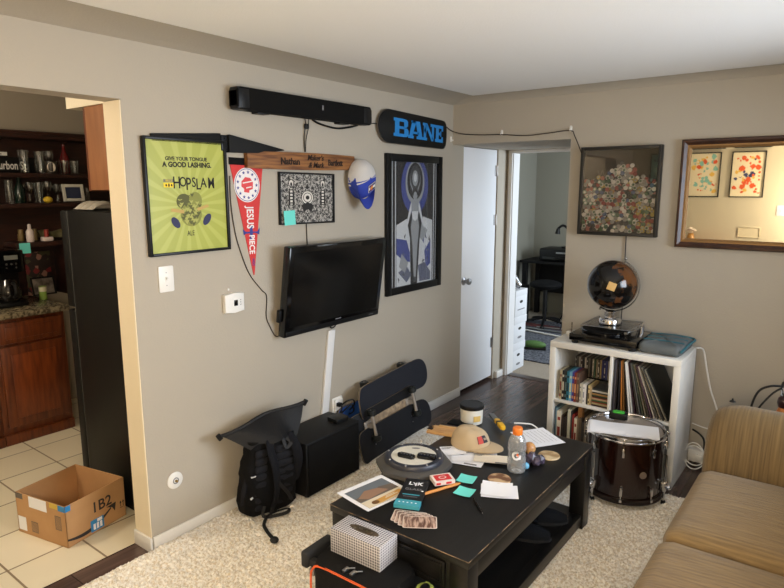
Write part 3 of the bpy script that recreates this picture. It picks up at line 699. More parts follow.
# switch, thermostat, round plate, outlet
t = thing('light_switch', 'white single light switch below the lime green poster', 'light switch', (0.0005, 1.587, 1.304), WL)
b = new(); prism(b, rrect(-.038, .038, -.06, .06, .005), .006, bev=.002); obj('plate', b, white_pl, t)
b = new(); box(b, -.005, .005, -.012, .012, .005, .009, .001); box(b, -.004, .004, -.002, .008, .008, .018, .002); obj('toggle', b, white_pl, t)
b = new(); cyl(b, (0, .03, .006), (0, .03, .0068), .003, n=8); cyl(b, (0, -.03, .006), (0, -.03, .0068), .003, n=8); obj('screw', b, steel, t)
t = thing('thermostat', 'white box thermostat with a small dark square display', 'thermostat', (0.0005, 1.955, 1.139), WL)
b = new(); prism(b, [(-.06, -.047), (0, -.052), (.06, -.047), (.06, .047), (0, .052), (-.06, .047)], .026, bev=.004); obj('housing', b, white_pl, t)
b = new(); box(b, -.006, .018, -.016, .014, .0255, .027, .001); obj('display', b, black_gl, t)
b = new()
for y in (.012, 0, -.012): cyl(b, (.036, y, .026), (.036, y, .0275), .003, n=8)
obj('buttons', b, grey_ink, t)
b = new(); cyl(b, (0, 0, 0), (0, 0, .004), .006, n=10); one('wall_anchor', b, white_pl, 'tiny white wall anchor just above the white thermostat', 'wall anchor', (0.0005, 1.935, 1.209), WL)
t = thing('wall_plate', 'round white cable outlet plate low on the wall', 'wall plate', (0.0005, 1.566, .312), WL)
b = new(); lathe(b, [(0, 0), (.042, 0), (.042, .004), (.036, .008), (.0, .009)], 28); obj('plate', b, white_pl, t)
b = new(); cyl(b, (0, 0, .008), (0, 0, .02), .006, n=10); obj('connector', b, brass, t); b = new(); ring(b, .012, .016, .008, .0105, 20); obj('ring', b, grey_ink, t)
t = thing('power_outlet', 'white double power outlet beside the cable cover above the black speaker', 'outlet', (0.0005, 2.735, .345), WL)
b = new(); prism(b, rrect(-.045, .045, -.065, .065, .006), .006, bev=.002); box(b, -.035, .035, -.055, .055, .005, .022, .004); obj('plate', b, white_pl, t)
for y in (-.026, .026):
    b = new(); box(b, -.028, .0, y - .012, y + .012, .02, .05, .004); obj('plug', b, black_pl, t)
b = new(); tube(b, [(.055, 2.72, .372), (.085, 2.74, .40), (.10, 2.78, .40), (.09, 2.80, .36), (.06, 2.79, .32)], .005, 7); one('cord', b, black_pl, 'upper black cord looping out of the outlet behind the black speaker', 'cord')
b = new(); tube(b, [(.055, 2.72, .32), (.10, 2.735, .37), (.115, 2.755, .375), (.11, 2.77, .33), (.07, 2.775, .30)], .005, 7); tube(b, [(.06, 2.715, .36), (.085, 2.69, .385), (.10, 2.67, .37), (.09, 2.66, .33)], .005, 7); one('cord', b, black_pl, 'lower black cord bundle drooping from the outlet onto the black speaker', 'cord')
# little white hooks and the cord along the corner
def hook(loc, rot, label):
    t = thing('cable_hook', label, 'hook', loc, rot, 'white adhesive hooks')
    b = new(); prism(b, rrect(-.009, .009, -.02, .02, .008), .003, bev=.001); obj('pad', b, white_pl, t)
    b = new(); tube(b, [(0, .004, .003), (0, -.008, .010), (0, -.012, .016), (0, -.006, .022)], .004, 8); obj('hook', b, white_pl, t)
hook((0.0005, 4.05, 2.085), WL, 'white adhesive hook on the left wall just below the corner end of the lettered deck')
hook((.413, 4.0795, 2.112), WB, 'white adhesive hook above the middle of the hall opening')
hook((.926, 4.0795, 2.112), WB, 'white adhesive hook at the upper left of the bottle cap frame')
b = new(); tube(b, [(.03, 3.935, 2.165), (.03, 4.02, 2.14), (.10, 4.06, 2.118), (.25, 4.066, 2.105), (.413, 4.062, 2.098), (.6, 4.066, 2.082), (.75, 4.066, 2.088), (.926, 4.062, 2.098), (.96, 4.066, 2.06), (1.02, 4.066, 1.93)], .0035, 6)
one('cord', b, mat('dark_brown_cord', (40, 28, 22), .6), 'dark cord strung on hooks from the lettered deck to the bottle cap frame', 'cord')
# ------------------------------------------------------------------ back wall: bottle cap frame, mirror
t = thing('shadow_box', 'black shadow box frame half filled with bottle caps, left of the mirror', 'shadow box', (1.274, 4.079, 1.698), WB)
FW, FH = .506, .568
b = frame_bars(FW, FH, .02, .05, .003); obj('frame', b, mat('dark_olive_frame', (26, 23, 18), .5), t)
b = new(); box(b, -FW/2 + .02, FW/2 - .02, -FH/2 + .02, FH/2 - .02, .002, .006); Z = T(0, 0, .0066)
for k in range(9):
    a = R(150 - k * 12.5); flat(b, rect(-.006, .006, -.002, .002), 1, Z @ T(-.07 + .13 * math.cos(a) , .165 + .055 * math.sin(a), 0) @ RZ(a - PI / 2))
    flat(b, rect(-.005, .005, -.0015, .0015), 1, Z @ T(-.07 + .12 * math.cos(a), .15 + .05 * math.sin(a), 0) @ RZ(a - PI / 2))
text(b, 'WA', .075, Z @ T(-.095, .11, 0), 1, .0005, sx=.9)
obj('backing', b, [mat('backing_board', (58, 50, 40), .8), mat('faint_lettering', (96, 88, 76), .8)], t)
b = new(); box(b, -FW/2 + .018, FW/2 - .018, -FH/2 + .018, FH/2 - .018, .0415, .0435); obj('glazing', b, clear('cap_glass', fac=.03, rough=.02), t)
cap_cols = [(190, 186, 178), (220, 214, 204), (150, 146, 140), (140, 54, 50), (78, 104, 76), (52, 52, 54), (176, 154, 72), (84, 100, 134), (172, 106, 94), (124, 150, 128)]
cap_mats = [mat('cap_paint_%d' % i, c, .4, 0.0) for i, c in enumerate(cap_cols)]
cap_logo = [cap_mats[(i * 3 + 4) % len(cap_mats)] for i in range(len(cap_mats))]
cap_mesh = []
for i in range(len(cap_cols)):
    q = new(); lathe(q, [(.0142, 0), (.0140, .002), (.0125, .0055), (.008, .0062), (.0075, .0064), (.0, .0066)], 12)
    for f in q.faces:
        if (f.calc_center_median().xy).length < .0078 and f.calc_center_median().z > .004: f.material_index = 1
    o = obj('crown_cork', q, [cap_mats[i], cap_mats[i] if i % 3 else cap_logo[i]]); cap_mesh.append(o.data); bpy.data.objects.remove(o)
rnd = random.Random(11); spots = []
sx_, sy_ = .0280, .0242
for r_ in range(22):
    for c_ in range(17):
        x = -.222 + c_ * sx_ + (sx_ / 2 if r_ % 2 else 0); y = -.250 + r_ * sy_
        top = .085 + .10 * math.exp(-((x - .02) / .09) ** 2) + rnd.uniform(-.012, .012)
        if x > .222 or y > top: continue
        spots.append((x + rnd.uniform(-.006, .006), y + rnd.uniform(-.006, .006)))
rnd.shuffle(spots)
for i, (x, y) in enumerate(spots[:300]):
    wgt = [5, 4, 4, 3, 2, 4, 1.5, 2, 2.5, 2]
    if x > .08 and y < -.09: wgt = [2, 2, 1, 3, 3, 1, 10, 0, 2, 1]
    me = rnd.choices(cap_mesh, wgt)[0]
    o = bpy.data.objects.new('crown_cork', me); C.objects.link(o)
    M = T(1.274, 4.079, 1.698) @ WB @ T(x, y, .0085 + .019 * ((i * 7919) % 100) / 100) @ RX(rnd.uniform(-.3, .3)) @ RY(rnd.uniform(-.3, .3))
    o.matrix_world = M
    tag(o, 'metal bottle cap piled behind the glass of the black shadow box', 'bottle cap', 'bottle caps in the shadow box')
q = new()
for k in range(330):
    x = rnd.uniform(-.222, .222); y = rnd.uniform(-.25, .07 + .10 * math.exp(-((x - .02) / .09) ** 2))
    lathe(q, [(.0142, 0), (.0140, .002), (.0125, .0055), (.0, .0064)], 10, rnd.choice((0, 1, 2, 3, 5, 6, 8)), T(x, y, .0072 + rnd.random() * .003) @ RX(rnd.uniform(-.12, .12)))
o = one('crown_corks', q, cap_mats, 'back layer of bottle caps filling the shadow box behind the front ones', 'bottle caps', (1.274, 4.079, 1.698), WB); o['kind'] = 'stuff'
b = new(); tube(b, [(1.335, 4.07, 1.42), (1.336, 4.07, 1.35), (1.338, 4.07, 1.2), (1.34, 4.07, 1.0), (1.34, 4.06, .85)], .004, 6)
one('cord', b, _m['dark_brown_cord'], 'dark cord hanging from the bottle cap frame behind the globe', 'cord')

MW, MH = 1.02, .645
t = thing('wall_mirror', 'large wall mirror in a dark wood frame with a gilt inner edge', 'mirror', (1.632 + MW / 2, 4.079, 1.684), WB)
mirror_wood = mat('mirror_frame_wood', (72, 44, 28), .35, col2=(50, 28, 18), vscale=6, stretch=(3, 3, 1)); gilt = mat('gilt_edge', (150, 112, 66), .4, .3, bump=.3, bscale=160)
def mitred(prof, w_, h_):
    """a moulding with mitred corners: prof is (inset, depth) from the outer edge"""
    q = new(); vs = []
    for ins, d in prof:
        x, y = w_ / 2 - ins, h_ / 2 - ins; vs += [(-x, -y, d), (x, -y, d), (x, y, d), (-x, y, d)]
    fs = [(i * 4 + j, i * 4 + (j + 1) % 4, (i + 1) * 4 + (j + 1) % 4, (i + 1) * 4 + j) for i in range(len(prof) - 1) for j in range(4)]
    put(q, vs, fs); return q
obj('frame', mitred([(0, 0), (0, .026), (.006, .034), (.016, .036), (.03, .026), (.036, .022), (.036, .0)], MW, MH), mirror_wood, t, ang=20)
obj('gilt_liner', mitred([(.034, .002), (.034, .024), (.044, .026), (.054, .014), (.056, .008), (.056, .002)], MW, MH), gilt, t, ang=20)
b = new(); box(b, -MW/2 + .05, MW/2 - .05, -MH/2 + .05, MH/2 - .05, .003, .009); obj('looking_glass', b, mat('mirror_silver', (236, 236, 230), .015, 1.0), t)

# what the mirror shows on the near wall
ab_m = [mat('print_cream', (240, 226, 190), .7), mat('print_orange', (226, 92, 44), .7), mat('print_teal', (140, 196, 182), .7), mat('print_navy_art', (60, 66, 106), .7), mat('print_yellow', (236, 190, 90), .7)]
def art(label, x, z, w_, h_, base_i, cols, seed):
    t = thing('framed_print', label, 'framed print', (x, -0.599, z), WN)
    obj('frame', frame_bars(w_, h_, .012, .02), frame_black, t)
    q = new(); flat(q, rect(-w_/2 + .01, w_/2 - .01, -h_/2 + .01, h_/2 - .01), 0, None, .005)
    rr = random.Random(seed); Z = T(0, 0, .006)
    for k in range(64):
        cx, cy = rr.uniform(-w_/2 + .05, w_/2 - .05), rr.uniform(-h_/2 + .05, h_/2 - .05); s = rr.uniform(.012, .045); a = rr.uniform(0, 6)
        flat(q, [(cx + s * (.5 + .5 * rr.random()) * math.cos(a + j * 1.05), cy + s * (.5 + .5 * rr.random()) * math.sin(a + j * 1.05)) for j in range(6)], rr.choice(cols), Z, k * 2e-5)
    obj('print', q, [ab_m[base_i]] + ab_m, t)
art('framed teal and orange art print, reflected at the left of the mirror', .88, 1.885, .37, .56, 0, [3, 3, 1, 3, 2, 5, 1], 1)
art('framed red and cream art print, reflected in the middle of the mirror', 1.366, 1.885, .37, .56, 0, [2, 2, 1, 2, 4, 5, 1], 2)
art('framed art print just left of the teal and orange print, partly reflected', .42, 1.885, .37, .56, 2, [3, 1, 4], 3)
art('framed print above the teal and orange print on the near wall', .9, 2.305 - .02, .40, .16, 0, [3, 2, 5], 4)
art('framed print above the red and cream print on the near wall', 1.4, 2.305 - .02, .40, .16, 0, [2, 4, 2], 5)
t = thing('light_switch', 'white light switch on the near wall, reflected at the right of the mirror', 'light switch', (1.76, -0.5995, 1.45), WN)
b = new(); prism(b, rrect(-.05, .05, -.062, .062, .005), .006, bev=.002); obj('plate', b, white_pl, t); b = new(); box(b, -.006, .006, -.012, .012, .005, .014, .001); obj('toggle', b, white_pl, t)
b = new(); q = frame_bars(.24, .13, .008, .012); merge(b, q); flat(b, rect(-.115, .115, -.06, .06), 0, None, .003)
one('wall_register', b, mat('register_cream', (214, 202, 172), .6), 'cream rectangular wall vent on the near wall, reflected low in the mirror', 'vent', (1.44, -0.599, 1.175), WN)
b = new(); box(b, .35, 1.25, -.598, -.40, 1.0, 1.03, .004); box(b, .5, .52, -.598, -.44, .93, 1.0); box(b, 1.08, 1.1, -.598, -.44, .93, 1.0)
one('wall_shelf', b, mat('shelf_orange_wood', (176, 112, 62), .5), 'wooden wall shelf on the near wall under the art prints', 'shelf')
t = thing('flower_vase', 'small jar with pale flowers, reflected in the lower left of the mirror', 'vase', (.80, -.5, 1.031))
b = new(); lathe(b, [(.0, 0), (.04, 0), (.045, .02), (.042, .08), (.03, .10), (.034, .115)], 18); obj('jar', b, mat('jar_amber', (186, 138, 70), .3), t)
b = new()
for k in range(7):
    a = k * .9; sphere(b, (.04 * math.cos(a), .03 * math.sin(a), .15 + .012 * (k % 3)), .024, u=8, v=6, sc=(1, 1, .7)); tube(b, [(0, 0, .1), (.04 * math.cos(a), .03 * math.sin(a), .145)], .003, 5, k=0)
obj('flowers', b, mat('petal_white', (240, 226, 206), .8), t)

# ------------------------------------------------------------------ white cube shelf
SX, SY0, SY1, SH = 1.055, 3.585, 3.972, .77
lam = mat('white_laminate', (226, 224, 218), .4)
t = thing('cube_shelf', 'white two by two cube shelf full of discs, records and books', 'shelf', (SX, SY0, 0))
b = new(); box(b, 0, .768, 0, SY1 - SY0, SH - .038, SH, .0015); obj('top_board', b, lam, t)
b = new(); box(b, 0, .768, 0, SY1 - SY0, 0, .038, .0015); obj('bottom_board', b, lam, t)
for x in (0, .73): b = new(); box(b, x, x + .038, 0, SY1 - SY0, .038, SH - .038, .001); obj('side_panel', b, lam, t)
b = new(); box(b, .3755, .3925, .002, SY1 - SY0 - .002, .038, SH - .038, .001); obj('divider', b, lam, t)
for x0, x1 in ((.038, .3755), (.3925, .73)): b = new(); box(b, x0, x1, .002, SY1 - SY0 - .002, .3765, .3935, .001); obj('shelf_board', b, lam, t)
SZ = .3935
book_protos = {}
def spine(name, w_, d_, h_, col, stripe, label, cat, loc, rot=(0, 0, 0), group=None, hard=False):
    """book / case / sleeve standing on end: local x thickness, y depth (front at 0), z height"""
    t = thing(name, label, cat, loc, rot, group)
    q = new(); box(q, 0, w_, 0, d_, 0, h_, .0008, 1)
    c1 = mat('spine_%d_%d_%d' % col, col, .45)
    obj('cover' if hard else 'case', q, c1, t)
    if stripe:
        q = new(); c2 = mat('spine_%d_%d_%d' % stripe, stripe, .5)
        for z0, z1 in ((.1, .2), (.32, .62), (.78, .86)): flat(q, rect(w_ * .18, w_ * .82, h_ * z0, h_ * z1), 0, RX(PI / 2) , .0004)
        obj('spine_print', q, c2, t)
    return t
cols = [((170, 158, 128), (110, 40, 34)), ((26, 24, 24), (190, 180, 160)), ((28, 32, 30), (90, 110, 110)), ((36, 110, 130), (28, 40, 44)), ((110, 160, 186), (210, 204, 160)), ((60, 60, 140), (190, 140, 100)), ((120, 44, 34), (210, 150, 100)), ((92, 70, 58), (150, 120, 90))]
nm = ['cream and red', 'black', 'near-black, third from the left', 'dark teal', 'pale blue', 'violet', 'brick red', 'brown']
x = SX + .064
for i, ((c1, c2), n_) in enumerate(zip(cols, nm)):
    spine('film_case', .0152, .136, .19, c1, c2, '%s film case standing upright in the upper left cube' % n_, 'film case', (x, SY0 + .02 + .002 * (i % 3), SZ + .0005)); x += .0158
cdc = [((206, 198, 178), (120, 120, 120)), ((190, 186, 170), None), ((232, 228, 222), (150, 150, 160)), ((226, 222, 218), None), ((50, 44, 40), None), ((206, 186, 130), (80, 60, 40)), ((176, 150, 110), None)]
cn = ['cream, against the brown film case', 'stone grey, second', 'bright white, third', 'off-white, fourth', 'dark brown', 'straw yellow', 'tan, beside the flat stack']
x += .004
for i, ((c1, c2), n_) in enumerate(zip(cdc, cn)):
    spine('disc_case', .0105, .14, .125, c1, c2, '%s upright disc case in the upper left cube' % n_, 'disc case', (x, SY0 + .022, SZ + .0005)); x += .0108
# flat stack of discs
x0 = x + .002; xw = min(.142, SX + .374 - x0)
fc = [(60, 44, 36), (176, 160, 120), (150, 60, 44), (60, 90, 56), (190, 160, 130), (120, 40, 36), (44, 60, 44), (170, 130, 80), (40, 40, 42), (200, 196, 186), (54, 56, 58)]
for i, c in enumerate(fc):
    q = new(); box(q, 0, xw, 0, .125, 0, .0098, .0006, 1)
    one('disc_case', q, mat('spine_%d_%d_%d' % c, c, .4), 'flat disc case, number %s up in the flat stack of the upper left cube' % ['one', 'two', 'three', 'four', 'five', 'six', 'seven', 'eight', 'nine', 'ten', 'eleven'][i], 'disc case', (x0, SY0 + .022 + .004 * ((i * 7) % 3), SZ + .0005 + i * .0101), group='flat stack of discs')
# back rows raised on a riser
t2 = thing('shelf_riser', 'dark low riser carrying the second row of discs in the upper left cube', 'riser', (SX + .045, SY0 + .20, SZ + .0005))
q = new(); box(q, 0, .32, 0, .15, .11, .12); box(q, 0, .01, 0, .15, 0, .11); box(q, .31, .32, 0, .15, 0, .11); obj('stand', q, black_mt, t2)
bc = [(44, 40, 40), (70, 66, 62), (150, 146, 140), (60, 40, 36), (28, 28, 30), (176, 170, 160), (40, 42, 44), (96, 90, 80), (34, 30, 30), (140, 132, 120), (44, 70, 50), (120, 110, 90), (60, 56, 52), (150, 130, 90), (40, 44, 96), (34, 38, 84), (52, 56, 110), (150, 144, 140), (66, 60, 60)]
for i, c in enumerate(bc):
    spine('disc_case', .0104, .14, .125, c, (170, 166, 160) if i % 3 == 0 else None, 'upright disc case in the raised back row of the upper left cube', 'disc case', (SX + .09 + i * .0125, SY0 + .205 + .003 * (i % 2), SZ + .1215), group='discs in the raised back row')
# records leaning left
lc = [(40, 38, 44), (84, 80, 86), (64, 60, 66), (50, 48, 52), (30, 30, 34), (176, 110, 44), (120, 84, 40), (26, 26, 28), (228, 228, 226), (214, 212, 208), (56, 30, 44), (66, 62, 60), (88, 86, 82), (60, 64, 50), (120, 112, 96), (70, 66, 62), (74, 50, 60), (168, 158, 144), (90, 86, 80), (146, 140, 126), (60, 58, 56), (130, 126, 112), (24, 26, 22)]
ln = ['charcoal', 'lilac grey', 'slate', 'dark slate', 'ink black', 'orange', 'ochre', 'jet black', 'white', 'off-white', 'plum', 'taupe', 'ash grey', 'olive', 'beige', 'brown grey', 'mauve', 'pale stone', 'mid grey', 'sand', 'dark taupe', 'khaki', 'blackish green']
bx = SX + .3955 + .003; prevtop = bx
n = len(lc)
for i, c in enumerate(lc):
    th = .0048 if i < 4 else (.0070 if i != 8 else .0085)
    ang = 0 if i < 4 else R(min(26, (i - 3) * 1.45))
    if i >= 4:
        a0 = R(min(26, max(0, i - 4) * 1.45)); bx += th / math.cos(ang) * 1.03 + .315 * math.cos(ang) * (math.tan(ang) - math.tan(a0)) * 1.02
    q = spine('record_sleeve', th, .315, .315, c, None, '%s record sleeve leaning in the upper right cube, %s' % (ln[i], 'upright at the left end' if i < 4 else ('among the leaning middle ones' if i < 17 else 'toward the right end')), 'record', (bx, SY0 + .018 + .004 * ((i * 5) % 4), SZ + .001), Euler((0, -ang, 0)))
    if i < 4: bx += th * 1.08
# picture on the last sleeve
# lower left cube books
lb = [(.006, .30, (70, 96, 112)), (.006, .29, (126, 150, 160)), (.028, .275, (222, 216, 200)), (.013, .25, (60, 44, 36)), (.012, .24, (34, 26, 24)), (.012, .25, (52, 40, 34)), (.02, .30, (198, 196, 178)), (.008, .29, (60, 60, 58)), (.012, .27, (134, 40, 34)), (.018, .25, (226, 216, 196)), (.012, .255, (128, 110, 90)), (.014, .26, (90, 76, 60)), (.018, .24, (50, 46, 44)), (.016, .27, (150, 136, 116))]
bn = ['thin steel blue', 'thin pale blue', 'wide ivory', 'dark brown', 'nearly black', 'umber', 'tall greenish white', 'thin charcoal', 'dark red', 'cream', 'taupe', 'olive brown', 'black', 'stone']
x = SX + .044
for (w_, h_, c), n_ in zip(lb, bn):
    spine('book', w_, .22, h_, c, (150, 60, 50) if c[0] > 200 else None, '%s book standing in the lower left cube' % n_, 'book', (x, SY0 + .015 + .006 * random.random(), .0385), hard=True); x += w_ + .0012
q = new(); prism(q, [(0, 0), (.026, 0), (.03, .03), (.02, .045), (0, .04)], .08, bev=.003)
one('card_box', q, mat('kraft_brown', (140, 96, 50), .7), 'small brown box on top of the cream book in the lower left cube', 'box', (SX + .19, SY0 + .03, .2925), Matrix.Identity(4) @ RX(PI / 2) @ RX(-PI / 2))
for i in range(5):
    spine('record_sleeve', .006, .31, .31, [(60, 60, 64), (90, 84, 80), (44, 40, 40), (120, 110, 100), (30, 32, 34)][i], None, 'record sleeve standing in the lower right cube behind the drum', 'record', (SX + .40 + i * .008, SY0 + .02, .0385), group='records behind the drum')

# turntable, globe, gray bag, little cup
t = thing('turntable', 'black gloss turntable with a clear lid on the white shelf', 'turntable', (1.165, 3.605, SH + .0005))
b = new(); box(b, 0, .405, 0, .345, .02, .062, .004); obj('plinth', b, black_gl, t)
for x, y in ((.03, .03), (.375, .03), (.03, .31), (.375, .31)): b = new(); cyl(b, (x, y, 0), (x, y, .021), .02, .024, n=16); obj('foot', b, black_pl, t)
b = new(); lathe(b, [(0, 0), (.148, 0), (.15, .004), (.15, .014), (.145, .018), (0, .018)], 40, 0, T(.17, .18, .0622)); obj('platter', b, black_gl, t)
b = new(); lathe(b, [(0, 0), (.14, 0), (.14, .003), (.05, .0035), (0, .0035)], 40, 0, T(.17, .18, .0805)); obj('slip_mat', b, black_mt, t)
b = new(); cyl(b, (.355, .28, .062), (.355, .28, .1), .016); tube(b, [(.355, .31, .1), (.355, .2, .1), (.34, .12, .096), (.32, .09, .092)], .004, 8); box(b, .31, .33, .07, .095, .084, .096, .002); obj('tonearm', b, steel, t)
b = new()
box(b, .06, .35, .03, .32, .114, .119)
for x, y in ((.08, .3), (.33, .3), (.06, .05), (.33, .05)): cyl(b, (x, y, .062), (x, y, .114), .006)
obj('clear_lid', b, clear('smoked_acrylic', (.9, .9, .9), fac=.04), t)
b = new()
for a, c in (((.06, .03), (.35, .03)), ((.35, .03), (.35, .32)), ((.35, .32), (.06, .32)), ((.06, .32), (.06, .03))): cyl(b, (a[0], a[1], .118), (c[0], c[1], .118), .0024, n=6)
obj('lid_edge', b, steel, t)
b = new(); cyl(b, (.004, .03, .062), (.004, .03, .125), .004, n=8); cyl(b, (.1, .25, .119), (.1, .25, .14), .004, n=8); obj('lid_stay', b, clear('pale_acrylic', (.85, .85, .85), fac=.2), t)

GX, GY, GZ, GR = 1.362, 3.765, 1.135, .15
t = thing('desk_globe', 'black and bronze desk globe on a chrome stand atop the turntable', 'globe', (GX, GY, SH + .121))
lz = GZ - (SH + .121)
def globe_tex(nt, v):
    L = nt.links.new
    mp = nt.nodes.new('ShaderNodeMapping'); mp.inputs['Location'].default_value = (4.35, 2.2, 1.3); L(v, mp.inputs[0])
    n = nt.nodes.new('ShaderNodeTexNoise'); n.inputs['Scale'].default_value = 5.5; n.inputs['Detail'].default_value = 9; n.inputs['Roughness'].default_value = .6; L(mp.outputs[0], n.inputs['Vector'])
    sp = nt.nodes.new('ShaderNodeSeparateXYZ'); L(v, sp.inputs[0])
    ad = nt.nodes.new('ShaderNodeMath'); ad.operation = 'MULTIPLY_ADD'; ad.inputs[1].default_value = 1.1; L(sp.outputs[0], ad.inputs[0]); L(n.outputs['Fac'], ad.inputs[2])
    r = nt.nodes.new('ShaderNodeValToRGB'); L(ad.outputs[0], r.inputs[0])
    r.color_ramp.elements[0].position = .60; r.color_ramp.elements[0].color = rgb(15, 13, 12)
    r.color_ramp.elements[1].position = .85; r.color_ramp.elements[1].color = rgb(104, 66, 36)
    e = r.color_ramp.elements.new(.62); e.color = rgb(84, 52, 28)
    return r.outputs[0]
b = new(); sphere(b, (0, 0, 0), GR, u=48, v=28); Zr = RX(R(-18))
gl = obj('ball', b, nodemat('globe_surface', globe_tex, .12), t, (0, 0, lz))
b = new()
M = RY(R(23))
arc = [((GR + .012) * math.cos(R(a)), 0, (GR + .012) * math.sin(R(a))) for a in range(-92, 93, 6)]
tube(b, [tuple(M @ Vector(p)) for p in arc], .0125, 8, k=0, flat=.3, up=(1, 0, 0))
for s in (-1, 1): cyl(b, M @ Vector((0, 0, s * (GR - .002))), M @ Vector((0, 0, s * (GR + .028))), .006, n=10)
sphere(b, M @ Vector((0, 0, GR + .03)), .009, u=10, v=6)
obj('meridian', b, mat('satin_steel', (176, 174, 170), .25, .9), t, (0, 0, lz))
b = new(); lathe(b, [(0, 0), (.062, 0), (.066, .004), (.066, .028), (.06, .036), (.034, .042), (.034, .078), (.026, .083), (.012, .088), (.012, lz - GR - .004), (0, lz - GR - .004)], 36); obj('stand', b, chrome, t)
b = new()
for z in (.052, .06, .068): ring(b, .033, .036, z, z + .003, 28)
obj('groove', b, mat('dark_metal', (40, 40, 42), .4, .8), t)
# note on the ball
d = Vector((.0 - .02, -.97, .06)).normalized()
view = (Vector((2.535, 0, 1.72)) - Vector((GX, GY, GZ))).normalized()
rt_ = Vector((math.cos(R(37.4)), math.sin(R(37.4)), 0)); up_ = view.cross(rt_) * -1
up_ = rt_.cross(view) * -1 if rt_.cross(view).z < 0 else rt_.cross(view)
nrm = (view * .985 + rt_ * (-.03) + up_ * (-.08)).normalized(); xx = (rt_ - nrm * rt_.dot(nrm)).normalized(); yy = nrm.cross(xx)
Mn = Matrix(((xx.x, yy.x, nrm.x, 0), (xx.y, yy.y, nrm.y, 0), (xx.z, yy.z, nrm.z, 0), (0, 0, 0, 1)))
b = new(); surf(b, lambda u, v: (-.024 + .048 * u, -.024 + .048 * v, GR + .003 - ((u - .5) ** 2 + (v - .5) ** 2) * .008), 4, 4)
one('sticky_note', b, mat('tan_paper', (196, 158, 96), .7), 'small tan paper square stuck on the black globe', 'sticky note', (GX, GY, GZ), Mn @ RZ(R(-20)))

bag_grey = mat('grey_nylon', (92, 98, 100), .8, bump=.2, bscale=200); bag_teal = mat('teal_piping', (36, 100, 116), .6)
t = thing('packing_cube', 'flat grey zipped pouch with teal piping on the right of the white shelf', 'pouch', (1.69, 3.785, SH + .0005), RZ(R(0)))
b = new()
def pouch(u, v):
    a = 2 * PI * u; e = (v - .5) * PI; f = lambda c, p: math.copysign(abs(c) ** p, c)
    return (.122 * f(math.cos(a), .25) * math.cos(e) ** .18, .172 * f(math.sin(a), .25) * math.cos(e) ** .18, .034 + .034 * math.sin(e) * (1 + .1 * math.sin(5 * a)))
surf(b, pouch, 40, 10); obj('body', b, bag_grey, t)
for y in (-.06, .03, .115): b = new(); tube(b, [(-.113, y, .066), (-.05, y, .0685), (.05, y, .0685), (.113, y, .066)], .0035, 6); obj('zip', b, bag_teal, t)
b = new(); tube(b, [(-.12, .166, .05), (0, .17, .058), (.12, .166, .05), (.124, 0, .05), (.12, -.166, .04)], .007, 6); obj('piping', b, bag_teal, t)
b = new(); lathe(b, [(0, 0), (.022, 0), (.025, .004), (.025, .022), (.02, .026), (0, .026)], 20); one('puck', b, white_pl, 'small round white puck at the left end of the shelf top beside the turntable', 'puck', (1.098, 3.80, SH + .0005))

# cords beside the shelf
b = new(); tube(b, [(1.83, 3.95, .77), (1.85, 4.04, .74), (1.875, 4.055, .62), (1.905, 4.055, .5), (1.95, 4.055, .38), (1.99, 4.055, .25)], .005, 6); one('cord', b, white_pl, 'white cord hanging down the wall right of the white shelf', 'cord')
t = thing('power_strip', 'white power strip on the wall floor edge right of the white shelf', 'power strip', (1.95, 4.03, .03))
b = new(); box(b, -.13, .13, -.028, .028, 0, .075, .006); obj('housing', b, white_pl, t)
for x in (-.08, -.02, .04): b = new(); box(b, x, x + .035, -.05, -.028, .025, .055, .004); obj('plug', b, black_pl if x > -.05 else white_pl, t)
b = new(); pts = []
for k in range(19): a = k * .7; pts.append((1.87 + (.058 + .005 * math.sin(k)) * math.cos(a), 3.90 + .004 * k, .095 + (.078 + .006 * math.cos(k)) * math.sin(a)))
tube(b, pts, .004, 6, k=4); one('cord', b, white_pl, 'coiled white cord on the floor between the shelf and the sofa arm', 'cord')
b = new(); tube(b, [(1.825, 4.05, .22), (1.87, 4.045, .20), (1.9, 4.03, .17), (1.91, 4.0, .11)], .006, 6); one('cord', b, black_pl, 'short black cord plugged into the power strip beside the shelf', 'cord')
b = new(); tube(b, [(1.82, 4.05, .26), (1.9, 4.05, .245), (1.99, 4.05, .25), (2.06, 4.04, .28)], .004, 6); one('cord', b, white_pl, 'thin white cord running level along the wall behind the sofa arm', 'cord')

# ------------------------------------------------------------------ floor tom
DX, DY, DR, DB, DT = 1.617, 3.345, .2, .05, .385
shell_m = mat('walnut_lacquer', (34, 15, 10), .16, col2=(14, 7, 6), vscale=3, stretch=(1, 1, .2), coat=.6)
t = thing('floor_tom', 'dark walnut floor tom drum with chrome hoops in front of the white shelf', 'drum', (DX, DY, .02))
b = new(); lathe(b, [(DR - .012, DB), (DR, DB), (DR, DT), (DR - .012, DT), (DR - .012, DB)], 56, closed=True); obj('shell', b, shell_m, t)
for z0, nm_ in ((DB - .018, 'hoop'), (DT - .012, 'hoop')):
    b = new(); lathe(b, [(DR - .004, z0), (DR + .012, z0), (DR + .012, z0 + .006), (DR + .007, z0 + .009), (DR + .007, z0 + .024), (DR + .010, z0 + .028), (DR + .001, z0 + .028), (DR - .004, z0 + .02), (DR - .004, z0)], 56, closed=True); obj(nm_, b, chrome if z0 > .2 else mat('dark_hoop', (26, 13, 10), .3), t)
b = new(); lathe(b, [(0, DT + .004), (DR - .02, DT + .004), (DR - .003, DT - .002)], 56); obj('drum_head', b, mat('clear_head', (150, 140, 130), .25), t)
b = new(); lathe(b, [(DR - .003, DB), (DR - .02, DB - .005), (0, DB - .005)], 56); obj('drum_head', b, black_mt, t)
